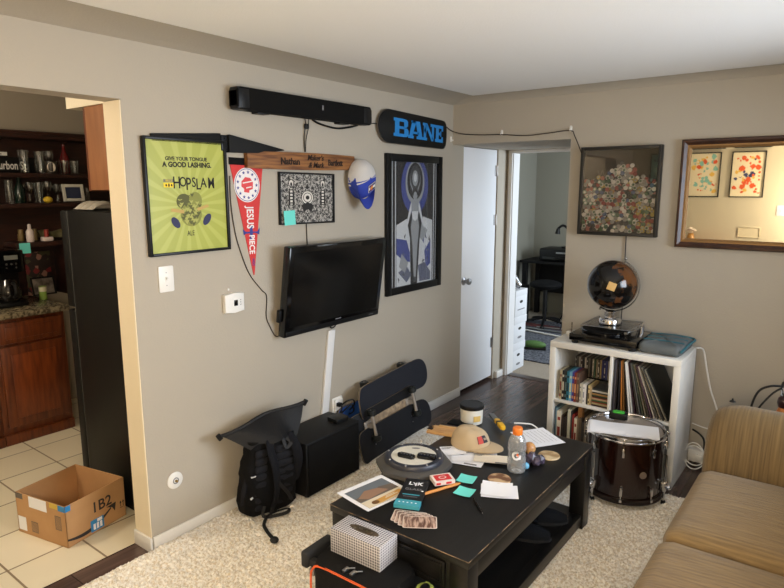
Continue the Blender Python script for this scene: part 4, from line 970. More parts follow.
for k in range(8):
    a = R(-90 + 14 + k * 45); ca, sa = math.cos(a), math.sin(a); M = RZ(a)
    for z, zh in ((DT - .075, DT - .005), (DB + .04, DB - .005)):
        b = new(); cyl(b, (DR, 0, z + .012), (DR + .012, 0, z + .012), .008, n=10, mt=M); box(b, DR + .004, DR + .018, -.008, .008, z - .012, z + .036, .004, mt=M)
        cyl(b, (DR + .012, 0, z), (DR + .012, 0, zh), .003, n=8, mt=M); box(b, DR + .006, DR + .019, -.007, .007, min(zh, zh + .012), max(zh, zh + .012) + .004, .002, mt=M)
        obj('lug', b, chrome, t)
for k, a in enumerate((-118, 0, 125)):
    M = RZ(R(a)); b = new(); box(b, DR, DR + .032, -.02, .02, DB + .03, DB + .085, .006, mt=M); sphere(b, M @ Vector((DR + .04, .0, DB + .055)), .014, u=10, v=8)
    cyl(b, (DR + .02, 0, .018), (DR + .02, 0, DT - .1), .0055, n=8, mt=M); tube(b, [M @ Vector((DR + .02, -.01, DB + .06)), M @ Vector((DR + .05, -.03, DB + .06))], .006, 6, k=0)
    lg = obj('leg_bracket', b, chrome, t)
    b = new(); lathe(b, [(0, 0), (.014, 0), (.012, .022), (0, .024)], 12, 0, M @ T(DR + .02, 0, 0)); obj('rubber_foot', b, black_pl, lg)
b = new(); M = RZ(R(-45)); cyl(b, (DR - .001, 0, .2), (DR + .003, 0, .2), .019, n=24, mt=M); obj('badge', b, mat('pale_badge', (176, 160, 150), .3, .6), t)
ZT = .02 + DT + .018
b = new(); rp = RZ(R(9))
for k in range(4):
    surf(b, lambda u, v: (-.175 + .35 * u + .004 * k, -.09 + .16 * v + .003 * math.sin(9 * u + k), .001 + k * .0022 + .004 * math.sin(3 * u + 2 * v) ** 2 + (-.02 * max(0, .32 - v)) + .004), 14, 6)
one('paper_stack', b, paper, 'loose stack of white sheets lying across the drum head', 'papers', (DX - .0, DY - .085, ZT - .002), RZ(R(17)))
t = thing('tape_measure', 'green and black tape measure on the white sheets of the drum', 'tape measure', (DX - .06, DY + .045, ZT + .012), RZ(R(12)))
b = new(); prism(b, rrect(-.05, .05, -.03, .03, .014), .034, bev=.006); obj('case', b, black_pl, t)
b = new(); prism(b, rrect(-.03, .032, -.02, .022, .012), .006, 0, T(0, 0, .0325), bev=.002); obj('panel', b, mat('bright_green', (64, 176, 60), .5), t)

# ------------------------------------------------------------------ sofa
def chenille(nt, v):
    L = nt.links.new
    mp = nt.nodes.new('ShaderNodeMapping'); mp.inputs['Scale'].default_value = (3, 42, 3); L(v, mp.inputs[0])
    n = nt.nodes.new('ShaderNodeTexNoise'); n.inputs['Scale'].default_value = 2.2; n.inputs['Detail'].default_value = 5; L(mp.outputs[0], n.inputs['Vector'])
    r = nt.nodes.new('ShaderNodeValToRGB'); L(n.outputs['Fac'], r.inputs[0])
    r.color_ramp.elements[0].position = .3; r.color_ramp.elements[0].color = rgb(112, 88, 52); r.color_ramp.elements[1].position = .72; r.color_ramp.elements[1].color = rgb(152, 124, 78)
    return r.outputs[0]
def chenille_arm(nt, v):
    L = nt.links.new
    mp = nt.nodes.new('ShaderNodeMapping'); mp.inputs['Scale'].default_value = (74, 2.4, 2.4); L(v, mp.inputs[0])
    n = nt.nodes.new('ShaderNodeTexNoise'); n.inputs['Scale'].default_value = 1.6; n.inputs['Detail'].default_value = 5; L(mp.outputs[0], n.inputs['Vector'])
    r = nt.nodes.new('ShaderNodeValToRGB'); L(n.outputs['Fac'], r.inputs[0])
    r.color_ramp.elements[0].position = .3; r.color_ramp.elements[0].color = rgb(92, 73, 42); r.color_ramp.elements[1].position = .72; r.color_ramp.elements[1].color = rgb(134, 109, 68)
    return r.outputs[0]
ch_seat = nodemat('tan_chenille_seat', chenille, .9, bump=.4, bscale=160, stretch=(1, 10, 1), sheen=.25); ch_arm = nodemat('tan_chenille_arm', chenille_arm, .9, bump=.4, bscale=160, stretch=(10, 1, 1), sheen=.25)
t = thing('sofa', 'tan ribbed chenille sofa along the right side', 'sofa', (2.06, 3.32, .02))
def puff(bm, x0, x1, y0, y1, z0, z1, r=.06, crown=.02, px=.28):
    cx, cy, cz = (x0 + x1) / 2, (y0 + y1) / 2, (z0 + z1) / 2; hx, hy, hz = (x1 - x0) / 2, (y1 - y0) / 2, (z1 - z0) / 2
    q = bmesh.new(); bmesh.ops.create_cube(q, size=2.0); bmesh.ops.subdivide_edges(q, edges=q.edges[:], cuts=13, use_grid_fill=True)
    for v in q.verts:
        p = v.co.copy(); s = []
        P = Vector((p.x * hx, p.y * hy, p.z * hz)); lim = Vector((max(hx - r, 0), max(hy - r, 0), max(hz - r, 0)))
        cl = Vector([max(-l, min(l, c)) for c, l in zip(P, lim)]); d = P - cl
        if d.length > 1e-9: P = cl + d.normalized() * r if max(abs(p.x), abs(p.y), abs(p.z)) > .999 else P
        e = (1 - p.x ** 2) * (1 - p.y ** 2)
        if p.z > .5: P.z += crown * e
        v.co = P + Vector((cx, cy, cz))
    merge(bm, q)
b = new(); box(b, .05, .95, -2.2, -.02, .08, .30, .02); obj('base', b, ch_seat, t)
for y0, y1 in ((-1.045, -.34), (-1.78, -1.05)):
    b = new(); puff(b, .0, .74, y0, y1, .27, .437, .055, .03); obj('seat_cushion', b, ch_seat, t)
def arm(y_in, sgn):
    q = new(); prof = [(0, .06), (0, .28), (.0, .44), (.03, .56), (.07, .645), (.13, .69), (.20, .69), (.25, .655), (.27, .59), (.27, .45), (.26, .06)]
    P = smooth_path([(0, sgn * y, z) for y, z in prof], 4)
    ins = [(0.03, .03), (.012, .010), (0.0, 0.0)]
    sl = [(.05, .95), (.012, .98), (0, 1)]
    xs = [(.0, .70), (.01, .82), (.03, .90), (.065, .96), (.13, 1.0), (.95, 1.0), (.972, .985), (.985, .955)]
    n_ = len(P); cy = sgn * .13; cz = .38; vs = []
    for x, k in xs:
        for p in P: vs.append((x, y_in + cy + (p.y - cy) * k, cz + (p.z - cz) * k))
    fs = [(i * n_ + j, i * n_ + (j + 1) % n_, (i + 1) * n_ + (j + 1) % n_, (i + 1) * n_ + j) for i in range(len(xs) - 1) for j in range(n_)]
    fs += [tuple(reversed(range(n_))), tuple(range((len(xs) - 1) * n_, len(xs) * n_))]
    put(q, vs, fs); return q
obj('arm', arm(-.33, 1), ch_arm, t, ang=50); obj('arm', arm(-1.79, -1), ch_arm, t, ang=50)
b = new(); puff(b, .72, .98, -2.0, -.1, .25, .80, .08, 0); obj('backrest', b, ch_seat, t)
for x, y in ((.09, -.06), (.9, -.06), (.09, -2.0), (.9, -2.0)): b = new(); cyl(b, (x, y, 0), (x, y, .085), .022, .03); obj('foot', b, dark_wood, t)
keep_clear(2.1, 3.0, 1.0, 3.4)
# behind the sofa arm
t = thing('floor_lamp', 'dark gooseneck lamp with chrome collar and amber shade behind the sofa arm', 'lamp', (2.315, 3.66, 0.0))
b = new(); lathe(b, [(0, 0), (.10, 0), (.10, .015), (.02, .03), (0, .03)], 28, 0, T(-.02, .12, 0)); obj('base', b, black_pl, t)
b = new(); tube(b, [(-.02, .12, .03), (-.02, .12, .45), (-.02, .1, .66), (-.01, .04, .71), (0, 0, .70)], .009, 8); obj('pole', b, black_pl, t)
b = new(); lathe(b, [(0, 0), (.018, 0), (.022, -.02), (.022, -.045), (0, -.045)], 18, 0, T(0, 0, .70)); obj('collar', b, chrome, t)
b = new(); lathe(b, [(.012, -.045), (.028, -.06), (.033, -.085), (.026, -.11), (0, -.112)], 20, 0, T(0, 0, .70)); obj('socket', b, mat('dark_maroon', (44, 18, 20), .3), t)
b = new(); lathe(b, [(.02, -.105), (.03, -.13), (.05, -.20), (.048, -.21)], 20, 0, T(0.0, 0, .70)); obj('shade', b, mat('amber_glass', (196, 112, 26), .3), t)
b = new(); tube(b, [(2.30, 3.66, .70), (2.25, 3.63, .70), (2.20, 3.62, .665), (2.175, 3.61, .58), (2.165, 3.61, .45), (2.16, 3.62, .2)], .006, 7); one('cord', b, black_pl, 'black cord arching from the gooseneck lamp down behind the sofa arm', 'cord')
b = new(); tube(b, [(2.30, 3.655, .695), (2.26, 3.63, .66), (2.21, 3.60, .58), (2.19, 3.60, .5), (2.18, 3.6, .2)], .005, 7); one('cord', b, black_pl, 'straighter black cord slanting from the gooseneck lamp behind the sofa arm', 'cord')
b = new(); lathe(b, [(0, 0), (.024, 0), (.02, .008), (.008, .014), (.006, .028), (0, .03)], 14); one('toggle_knob', b, black_pl, 'small black pointed knob peeking over the far sofa arm', 'knob', (2.135, 3.215, .7085)).scale = (.6, .6, .6)
# ------------------------------------------------------------------ coffee table
def distressed(nt, v):
    L = nt.links.new
    mp = nt.nodes.new('ShaderNodeMapping'); mp.inputs['Scale'].default_value = (30, 2.2, 30); L(v, mp.inputs[0])
    n = nt.nodes.new('ShaderNodeTexNoise'); n.inputs['Scale'].default_value = 2; n.inputs['Detail'].default_value = 8; L(mp.outputs[0], n.inputs['Vector'])
    r = nt.nodes.new('ShaderNodeValToRGB'); L(n.outputs['Fac'], r.inputs[0])
    r.color_ramp.elements[0].position = .35; r.color_ramp.elements[0].color = rgb(8, 8, 8); r.color_ramp.elements[1].position = .75; r.color_ramp.elements[1].color = rgb(21, 19, 18)
    return r.outputs[0]
tblk = nodemat('distressed_black_wood', distressed, .38)
worn = mat('worn_wood_edge', (150, 124, 94), .6, col2=(40, 34, 30), vscale=22, ramp=(.42, .62))
TX0, TX1, TY0, TY1, TZ = .934, 1.585, 1.677, 2.912, .45
t = thing('coffee_table', 'distressed black wooden coffee table with a lower shelf, covered in clutter', 'table', (TX0, TY0, .02))
TWd, TLn = TX1 - TX0, TY1 - TY0; H0 = TZ - .02
b = new(); box(b, 0, TWd, 0, TLn, H0 - .03, H0, .0025); obj('tabletop', b, tblk, t)
b = new()
for p, q in (((.0, .0), (TWd, 0)), ((TWd, 0), (TWd, TLn)), ((TWd, TLn), (0, TLn)), ((0, TLn), (0, 0))):
    cyl(b, (p[0], p[1], H0 - .0016), (q[0], q[1], H0 - .0016), .0016, n=6)
obj('worn_edge', b, worn, t)
LW = .075
for x in (.006, TWd - .006 - LW):
    for y in (.006, TLn - .006 - LW):
        b = new(); box(b, x, x + LW, y, y + LW, 0, H0 - .03, .002); obj('leg', b, tblk, t)
AZ0 = H0 - .155
for x in (.014, TWd - .014 - .024): b = new(); box(b, x, x + .024, .081, TLn - .081, AZ0 + .045, H0 - .03, .002); obj('side_apron', b, tblk, t)
for y in (.014, TLn - .014 - .024): b = new(); box(b, .081, TWd - .081, y, y + .024, AZ0, H0 - .03, .002); obj('end_apron', b, tblk, t)
b = new(); box(b, .10, TWd - .10, .004, .014, AZ0 + .015, H0 - .042, .003); dr = obj('drawer_front', b, tblk, t)
b = new()
for x0, x1, z0, z1 in ((.112, TWd - .112, AZ0 + .027, AZ0 + .034), (.112, TWd - .112, H0 - .06, H0 - .053), (.112, .119, AZ0 + .03, H0 - .055), (TWd - .119, TWd - .112, AZ0 + .03, H0 - .055)): box(b, x0, x1, -.001, .005, z0, z1, .001)
obj('drawer_moulding', b, tblk, dr)
for x in (.014, TWd - .014 - .045): b = new(); box(b, x, x + .045, .081, TLn - .081, .02, .075, .002); obj('bottom_rail', b, tblk, t)
b = new(); box(b, .03, TWd - .03, .03, TLn - .03, .055, .073); obj('lower_shelf', b, tblk, t)
keep_clear(TX0 + .01, TX0 + .09, TY0 + .01, TY0 + .09); keep_clear(TX1 - .09, TX1 - .01, TY0 + .01, TY0 + .09); keep_clear(TX0 + .01, TX0 + .09, TY1 - .09, TY1 - .01); keep_clear(TX1 - .09, TX1 - .01, TY1 - .09, TY1 - .01)
keep_clear(TX0 + .03, TX1 - .03, TY0 + .03, TY1 - .03)
Zt = TZ + .0005
# slippers on the lower shelf
slip = mat('navy_felt', (12, 15, 20), .9, spec=.2, bump=.3, bscale=200); sole = mat('rubber_sole', (18, 19, 22), .8)
def shoe(label, loc, rz):
    t = thing('slipper', label, 'slipper', loc, RZ(rz), 'slippers under the table')
    foot = []
    for k in range(28):
        a = 2 * PI * k / 28; y = .14 * math.sin(a); wv = .046 + .008 * math.sin(a); foot.append((wv * math.cos(a), y))
    q = new(); prism(q, foot, .016, bev=.004); obj('sole', q, sole, t)
    q = new()
    def up(u, v):
        a = PI * u; yy = -.01 + .142 * v; wv = (.046 + .008 * (v)) * math.sqrt(max(0.0, 1 - max(0, (yy) / .14) ** 2)) if yy < .139 else 0
        return (wv * math.cos(a), yy, .016 + (.055 - .03 * v ** 2) * math.sin(a) * (1 if wv else 0))
    surf(q, up, 14, 12); obj('upper', q, slip, t)
    q = new(); tube(q, [(-.045, -.01, .018), (-.04, -.08, .034), (0, -.135, .04), (.04, -.08, .034), (.045, -.01, .018)], .009, 8); obj('heel', q, slip, t)
shoe('dark blue slipper on the lower table shelf, the nearer one', (1.41, 2.48, .094), R(-70)); shoe('dark blue slipper on the lower table shelf, the farther one', (1.42, 2.66, .094), R(-62))

# practice pad
octm = mat('dark_grey_rubber', (74, 72, 70), .5); t = thing('practice_pad', 'octagonal grey drum practice pad with a white head on the table', 'practice pad', (1.0, 2.175, Zt), RZ(R(8)))
oc = [(.178 * math.cos(R(22.5 + 45 * k)), .178 * math.sin(R(22.5 + 45 * k))) for k in range(8)]
b = new()
vs = [(x * 1.0, y * 1.0, 0) for x, y in oc] + [(x, y, .018) for x, y in oc] + [(x * .84, y * .84, .03) for x, y in oc]
fs = [tuple(reversed(range(8)))] + [(i, (i + 1) % 8, 8 + (i + 1) % 8, 8 + i) for i in range(8)] + [(8 + i, 8 + (i + 1) % 8, 16 + (i + 1) % 8, 16 + i) for i in range(8)] + [tuple(range(16, 24))]
put(b, vs, fs); obj('base', b, octm, t, ang=25)
b = new(); lathe(b, [(.106, .029), (.136, .029), (.136, .042), (.130, .050), (.114, .053), (.108, .051), (.106, .046)], 48, closed=True); obj('rim', b, mat('pad_rim', (44, 46, 56), .4), t)
b = new(); lathe(b, [(0, .049), (.105, .049), (.106, .045)], 48); obj('head', b, mat('pad_head', (214, 210, 198), .6), t)
for k in range(8):
    a = R(10 + 45 * k); b = new(); sphere(b, (.124 * math.cos(a), .124 * math.sin(a), .052), .005, u=8, v=6); obj('bolt', b, steel, t)
b = new(); flat(b, ell(.0, .075, .02, .008), 0, RZ(R(20)), .0496); obj('badge', b, grey_ink, t)
def gadget(label, x, y, rz, L_, W_):
    t = thing('remote', label, 'remote', (x, y, Zt + .0497), RZ(rz))
    q = new(); prism(q, rrect(-L_/2, L_/2, -W_/2, W_/2, .008), .014, bev=.004); obj('body', q, black_gl, t)
    q = new()
    for k in range(4): cyl(q, (-L_*.3 + k * L_ * .18, 0, .0138), (-L_*.3 + k * L_ * .18, 0, .0152), .004, n=8)
    obj('buttons', q, mat('button_grey', (80, 80, 84), .5), t)
gadget('slim black remote on the practice pad, the left one', .985, 2.135, R(10), .082, .03)
gadget('black remote on the practice pad, the right one', 1.065, 2.185, R(18), .085, .042)

# papers, magazine, boxes
def sheet(name, label, cat, loc, rz, w_, h_, mats, drawf=None, curl=.002, group=None):
    q = new(); surf(q, lambda u, v: (-w_/2 + w_ * u, -h_/2 + h_ * v, .0006 + curl * ((u - .5) ** 2 + (v - .5) ** 2) * 2), 5, 5)
    if drawf: drawf(q)
    return one(name, q, mats, label, cat, loc, RZ(rz), group)
def mag(q):
    Z = T(0, 0, .0028)
    flat(q, rect(-.105, .105, -.09, .075), 1, Z)
    flat(q, [(-.105, .0), (-.05, .02), (.0, .0), (.04, .025), (.105, .01), (.105, -.035), (-.105, -.03)], 2, Z, .0003); flat(q, [(-.09, .0), (-.03, .035), (.03, .02), (.06, -.02), (-.06, -.03)], 3, Z, .0005)
    flat(q, rect(-.105, .105, -.09, -.035), 4, Z, .0005); flat(q, [(-.06, -.082), (-.05, -.055), (.09, -.048), (.1, -.06), (.09, -.075), (-.03, -.086)], 5, Z, .0008); flat(q, ell(-.055, -.068, .018, .014), 6, Z, .001)
    flat(q, rect(.0, .07, -.07, -.064), 4, Z, .0011); flat(q, rect(.01, .06, -.061, -.056), 4, Z, .0011); flat(q, rect(.03, .08, -.1, -.094), 4, Z, .0011)
    flat(q, rect(-.105, .105, .085, .094), 0, Z, .0003)
sheet('magazine', 'printed magazine page with a landscape photo at the near left table corner', 'magazine', (1.02, 1.862, Zt), R(80), .25, .205, [paper, mat('photo_sky', (104, 112, 120), .5), mat('photo_hill', (104, 92, 82), .5), mat('photo_rock', (150, 118, 96), .5), mat('photo_cream', (218, 206, 182), .5), mat('photo_ochre', (204, 154, 78), .5), mat('photo_brown', (110, 76, 40), .5)], mag)
t = thing('slim_box', 'black retail box with a teal band leaning on the magazine', 'box', (1.163, 1.935, Zt + .003), RZ(R(23)))
b = new(); box(b, -.052, .052, -.115, .115, 0, .016, .001, 1); obj('carton', b, mat('box_black', (22, 22, 24), .45), t)
b = new(); box(b, -.0525, .0525, -.1155, -.07, -.0002, .0165, .0005, 1); obj('teal_band', b, mat('box_teal', (64, 156, 176), .45), t)
b = new(); Z = T(0, 0, .0163); text(b, 'LʞK', .036, Z @ T(0, .07, 0), 0, .001); text(b, 'GLASS', .026, Z @ T(0, .02, 0), 1, 0); flat(b, rect(-.036, .036, -.03, -.022), 2, Z); flat(b, rect(-.03, .03, -.045, -.041), 1, Z); flat(b, ell(.04, .012, .005), 0, Z)
for k in range(5): flat(b, ell(-.034 + k * .017, -.092, .004), 0, Z, .0004)
obj('print', b, [paper, grey_ink, mat('box_teal', (64, 156, 176), .45)], t)
# fanned brown cards
wood_card = mat('brown_card_print', (100, 68, 56), .4, col2=(196, 168, 152), vscale=22, stretch=(4, .8, 1), ramp=(.42, .58))
for k, (dx, dy, rz, nme) in enumerate(((-.03, .008, 24, 'bottom one, farthest left'), (-.012, .004, 27, 'second from the bottom'), (.008, -.001, 31, 'third from the bottom'), (.03, -.004, 34, 'topmost, farthest right'))):
    b = new(); prism(b, rrect(-.066, .066, -.043, .043, .008), .0008, 0, bev=.0002); prism(b, rrect(-.062, .062, -.039, .039, .006), .0001, 1, T(0, 0, .0008))
    one('playing_card', b, [mat('card_edge', (220, 206, 196), .5), wood_card], 'brown patterned card in the small fan at the near table edge, %s' % nme, 'card', (1.278 + dx, 1.785 + dy, Zt + .0012 * k), RZ(R(rz)))
# card box and wooden stick
t = thing('card_box', 'red and white playing card box resting on a wooden stick', 'box', (1.202, 2.105, Zt + .0085), RZ(R(54)) @ RX(R(2)))
b = new(); box(b, -.047, .047, -.033, .033, 0, .019, .001, 1); obj('carton', b, mat('card_white', (228, 214, 208), .5), t)
b = new(); Z = T(0, 0, .0193); prism(b, rrect(-.036, .036, -.024, .024, .004), .0002, 0, Z); flat(b, ell(0, 0, .018, .012), 1, Z, .0005); flat(b, ell(0, 0, .013, .008), 0, Z, .0008)
for x0, x1 in ((-.04, -.02), (.005, .03)): flat(b, [(x0, -.0333, .004), (x1, -.0333, .004), (x1, -.0333, .014), (x0, -.0333, .014)], 0) if False else put(b, [(x0, -.0334, .004), (x1, -.0334, .004), (x1, -.0334, .014), (x0, -.0334, .014)], [(0, 1, 2, 3)], 0)
obj('print', b, [red_p, mat('card_white', (228, 214, 208), .5)], t)
b = new(); cyl(b, (1.20, 1.965, Zt + .0075), (1.265, 2.125, Zt + .0075), .0065, n=8); cyl(b, (1.265, 2.125, Zt + .0075), (1.272, 2.142, Zt + .0075), .0065, .002, n=8)
one('wooden_stick', b, mat('orange_stick', (206, 138, 66), .5), 'orange wooden stick lying under the red playing card box', 'stick')
for (x, y, rz, lb_) in ((1.27, 2.197, 12, 'teal sticky note on the table beside the card box'), (1.322, 2.092, 8, 'teal sticky note on the table by the black pen')):
    sheet('sticky_note', lb_, 'sticky note', (x, y, Zt), R(rz), .076, .076, [teal_note], None, .006)
sheet('paper', 'folded white paper sheet on the table, lower of the pair by the pen', 'paper', (1.437, 2.185, Zt), R(29), .155, .115, [paper], None, .004)
sheet('paper', 'folded white paper sheet on the table, upper of the pair by the pen', 'paper', (1.422, 2.19, Zt + .004), R(24), .13, .125, [paper], None, .006)
t = thing('pen', 'black pen lying on the bare near half of the table', 'pen', (1.385, 2.06, Zt + .006), RZ(math.atan2(-.081, .087)))
b = new(); cyl(b, (0, 0, 0), (.085, 0, 0), .0055, n=12); cyl(b, (.085, 0, 0), (.112, 0, 0), .0055, .002, n=12); obj('barrel', b, black_gl, t)
b = new(); cyl(b, (.112, 0, 0), (.121, 0, 0), .002, .0008, n=8); obj('tip', b, steel, t); b = new(); box(b, .0, .04, -.001, .001, .005, .008); obj('clip', b, black_pl, t)
stone = mat('wood_slice_brown', (196, 164, 124), .5, col2=(112, 74, 48), vscale=14, ramp=(.45, .55)); stone2 = mat('wood_slice_pale', (206, 184, 146), .5, col2=(150, 122, 82), vscale=16, ramp=(.42, .6))
for (x, y, m_, lb_) in ((1.385, 2.285, stone, 'round brown and cream coaster in front of the plastic bottle'), (1.462, 2.645, stone2, 'round pale marbled coaster near the right edge of the table')):
    b = new(); lathe(b, [(0, 0), (.05, 0), (.052, .003), (.05, .007), (0, .007)], 32); one('coaster', b, m_, lb_, 'coaster', (x, y, Zt))
# bottle
t = thing('plastic_bottle', 'clear empty sports drink bottle with an orange cap on the table', 'bottle', (1.405, 2.41, Zt))
bot = clear('clear_plastic', (.98, .985, .985), fac=.02, rough=.12, edge=.5, milk=.10)
b = new(); pr = [(0, .006), (.028, 0), (.039, .004), (.042, .014), (.042, .03), (.040, .036), (.042, .042), (.042, .062), (.0385, .07), (.0385, .098), (.042, .106), (.0425, .118), (.039, .126), (.041, .134), (.037, .152), (.027, .17), (.019, .178), (.018, .186)]
lathe(b, pr, 32); lathe(b, [(r * .96, z + .001) for r, z in reversed(pr[1:])], 32); obj('body', b, bot, t)
b = new(); lathe(b, [(.018, .176), (.0215, .177), (.0225, .182), (.0225, .204), (.020, .209), (0, .210)], 28); obj('cap', b, mat('orange_cap', (236, 126, 40), .4), t)
b = new(); Mv = RZ(R(22))
def lab(s_, r_): return [(r_ * math.sin(x / r_), -r_ * math.cos(x / r_), z) for x, z in s_]
def curved(poly, mi, r_): put(b, lab(poly, r_), [tuple(range(len(poly)))], mi, Mv)
gpts = [(.021 * math.cos(R(a)), .088 + .021 * math.sin(R(a))) for a in range(55, 345, 20)]; gin = [(.011 * math.cos(R(a)), .088 + .011 * math.sin(R(a))) for a in range(55, 345, 20)]
for i in range(len(gpts) - 1): curved([gpts[i], gin[i], gin[i + 1], gpts[i + 1]], 0, .0392)
curved([(.001, .083), (.022, .083), (.022, .091), (.001, .091)], 0, .0393); curved([(.012, .071), (.021, .071), (.021, .085), (.012, .085)], 0, .0393)
curved([(.004, .104), (.012, .091), (.008, .091), (.012, .08), (-.002, .094), (.003, .095)], 1, .0396)
obj('label', b, [paper, mat('label_orange', (232, 110, 40), .5)], t)
# amethyst cluster and amber bead
t = thing('crystal_cluster', 'small purple crystal cluster on the table right of the bottle', 'crystal', (1.43, 2.53, Zt))
ame = mat('amethyst', (84, 74, 96), .25, col2=(50, 46, 54), vscale=40)
for k in range(9):
    a = k * 2.4; r_ = .012 * math.sqrt(k); b = new(); s = .018 + .004 * (k % 3); bmesh.ops.create_icosphere(b, subdivisions=1, radius=s)
    M = T(r_ * math.cos(a), r_ * math.sin(a), s * .85 + (.012 if k < 3 else 0)) @ RZ(a) @ RX(a); bmesh.ops.transform(b, matrix=M, verts=b.verts); obj('crystal', b, ame, t, ang=5)
b = new(); sphere(b, (0, 0, .016), .016, u=12, v=8); one('blue_marble', b, mat('sky_blue_glass', (110, 176, 214), .1), 'small sky blue glass marble between bottle and crystals', 'marble', (1.432, 2.452, Zt))
b = new(); sphere(b, (0, 0, .03), .03, u=24, v=14, sc=(1, 1, 1)); one('onyx_ball', b, mat('honey_onyx', (214, 168, 112), .2, col2=(160, 104, 60), vscale=18), 'honey coloured stone ball behind the plastic bottle', 'ball', (1.375, 2.612, Zt))
# cap on the table
khaki = mat('khaki_cloth', (190, 168, 136), .85, bump=.3, bscale=260); t = thing('baseball_cap', 'khaki baseball cap with a dark patch lying on the table papers', 'cap', (1.105, 2.515, Zt + .012), RZ(R(88)))
b = new()
def crown(u, v):
    a = 2 * PI * u; e = v * PI / 2; k = math.cos(e) ** .62
    return (.088 * k * math.cos(a), .102 * k * math.sin(a) * (1 if math.sin(a) > 0 else .97), .088 * math.sin(e) ** .95 * (1 + .05 * math.sin(a)) + .002 * math.sin(6 * a) * math.sin(e * 2))
surf(b, crown, 36, 12); obj('crown', b, khaki, t)
b = new()
def bill(u, v):
    a = R(200) + R(140) * u; ext = .078 * v * math.sin(PI * u) ** .55
    return (.09 * math.cos(a) * (1 - .04 * v), .10 * math.sin(a) - ext, .006 + .014 * math.sin(PI * u) * (1 - .3 * v))
surf(b, bill, 22, 6); surf(b, lambda u, v: tuple(Vector(bill(1 - u, v)) - Vector((0, 0, .004))), 22, 6); obj('visor', b, khaki, t)
b = new(); sphere(b, (0, 0, .088), .008, u=10, v=6, sc=(1, 1, .5)); obj('button', b, khaki, t)
b = new()
def pat(u, v, g=.0015, a0=232, a1=274):
    a = R(a0 + (a1 - a0) * u); p = Vector(crown(a / (2 * PI), .27 + .3 * v)); n = Vector((p.x, p.y, p.z * .7)).normalized(); return tuple(p + n * g)
surf(b, pat, 10, 4, 0); surf(b, lambda u, v: pat(u, v, .0022, 234, 252), 6, 4, 1); surf(b, lambda u, v: pat(.06 + .9 * u, .35 + .3 * v, .0028, 255, 272), 6, 3, 2)
obj('patch', b, [mat('patch_dark', (40, 36, 48), .7), mat('patch_red', (186, 70, 62), .7), mat('patch_tan', (150, 130, 110), .7)], t)
# mail under the cap
def mail(q):
    flat(q, rect(.015, .075, -.045, -.033), 1, T(0, 0, .004)); flat(q, rect(-.09, -.04, .03, .036), 1, T(0, 0, .004)); flat(q, rect(-.09, -.05, .02, .024), 1, T(0, 0, .004))
for (x, y, rz, w_, h_, dz, lb_) in ((1.155, 2.36, 15, .2, .11, 0, 'white envelope with a dark label sticking out nearest the practice pad'), (1.19, 2.405, 32, .22, .10, .004, 'white envelope in the middle of the pile of mail under the cap'), (1.27, 2.435, 24, .17, .09, .0075, 'cream envelope at the right end of the mail under the cap'), (1.10, 2.43, 48, .19, .10, .0085, 'white envelope on top of the mail, half under the cap')):
    sheet('envelope', lb_, 'envelope', (x, y, Zt + dz), R(rz), w_, h_, [mat('cream_paper', (232, 222, 204), .8) if 'cream' in lb_ else paper, grey_ink], mail, .003)
# wooden piece, tub, tool, right sheet
t = thing('wooden_block', 'pale carved wooden piece at the far left edge of the table', 'wood piece', (.925, 2.585, Zt), RZ(R(14)))
pale_wood = mat('pale_pine', (214, 172, 118), .5, col2=(188, 140, 88), vscale=5, stretch=(2, 14, 14))
b = new(); prism(b, [(-.10, -.045), (.11, -.045), (.11, .05), (-.085, .05), (-.095, .03), (-.075, .022), (-.085, .005), (-.105, .0)], .016, bev=.003); obj('board', b, pale_wood, t)
b = new(); box(b, -.06, .11, .03, .05, .0155, .022, .003); obj('side_lip', b, pale_wood, t)
b = new(); prism(b, [(-.105, -.02), (-.08, -.025), (-.075, -.01), (-.09, .0), (-.08, .01), (-.1, .012)], .004, 0, T(0, 0, .016)); obj('dark_notch', b, burn, t)
t = thing('tub', 'white plastic tub with a black lid at the far end of the table', 'tub', (.945, 2.80, Zt)); t.scale = (1.08, 1.08, 1.08)
b = new(); lathe(b, [(0, 0), (.05, 0), (.055, .003), (.0575, .08), (.0575, .092)], 36); obj('body', b, mat('tub_white', (224, 222, 212), .4), t)
b = new(); lathe(b, [(.0585, .078), (.0615, .079), (.062, .094), (.059, .098), (.054, .0985), (.053, .0965), (0, .0965)], 36); obj('lid', b, black_pl, t)
b = new(); put(b, [(.058 * math.cos(R(a)), .058 * math.sin(R(a)), z) for z in (.02, .05) for a in range(-50, -9, 8)], [(i, i + 1, 7 + i, 6 + i) for i in range(5)]); obj('sticker', b, mat('sticker_tan', (210, 176, 100), .6), t)
b = new(); prism(b, [(-.06, -.03), (.07, -.04), (.08, .03), (-.05, .045)], .012, bev=.003); one('black_pouch', b, black_fab, 'small flat black pouch beneath the white tub', 'pouch', (.91, 2.73, Zt), RZ(R(15)))
t = thing('box_cutter', 'yellow and grey cutter tool leaning behind the khaki cap', 'tool', (1.07, 2.855, Zt + .012), RZ(R(-44)))
b = new(); prism(b, rrect(-.005, .115, -.013, .013, .008), .02, bev=.004); obj('handle', b, mat('tool_yellow', (226, 176, 34), .5), t)
b = new(); prism(b, [(-.10, -.014), (0, -.016), (0, .016), (-.09, .014)], .016, bev=.003); obj('head', b, mat('tool_grey', (92, 96, 100), .5), t)
b = new(); box(b, .03, .05, -.0135, .0135, -.001, .0215, .002); obj('grip_band', b, black_pl, t)
sheet('paper', 'large white printed sheet at the far right of the table', 'paper', (1.325, 2.815, Zt + .0), R(-34), .21, .2, [paper, grey_ink], lambda q: [flat(q, rect(-.08, .07, .07 - k * .022, .0715 - k * .022), 1, T(0, 0, .0045)) for k in range(6)], .003)
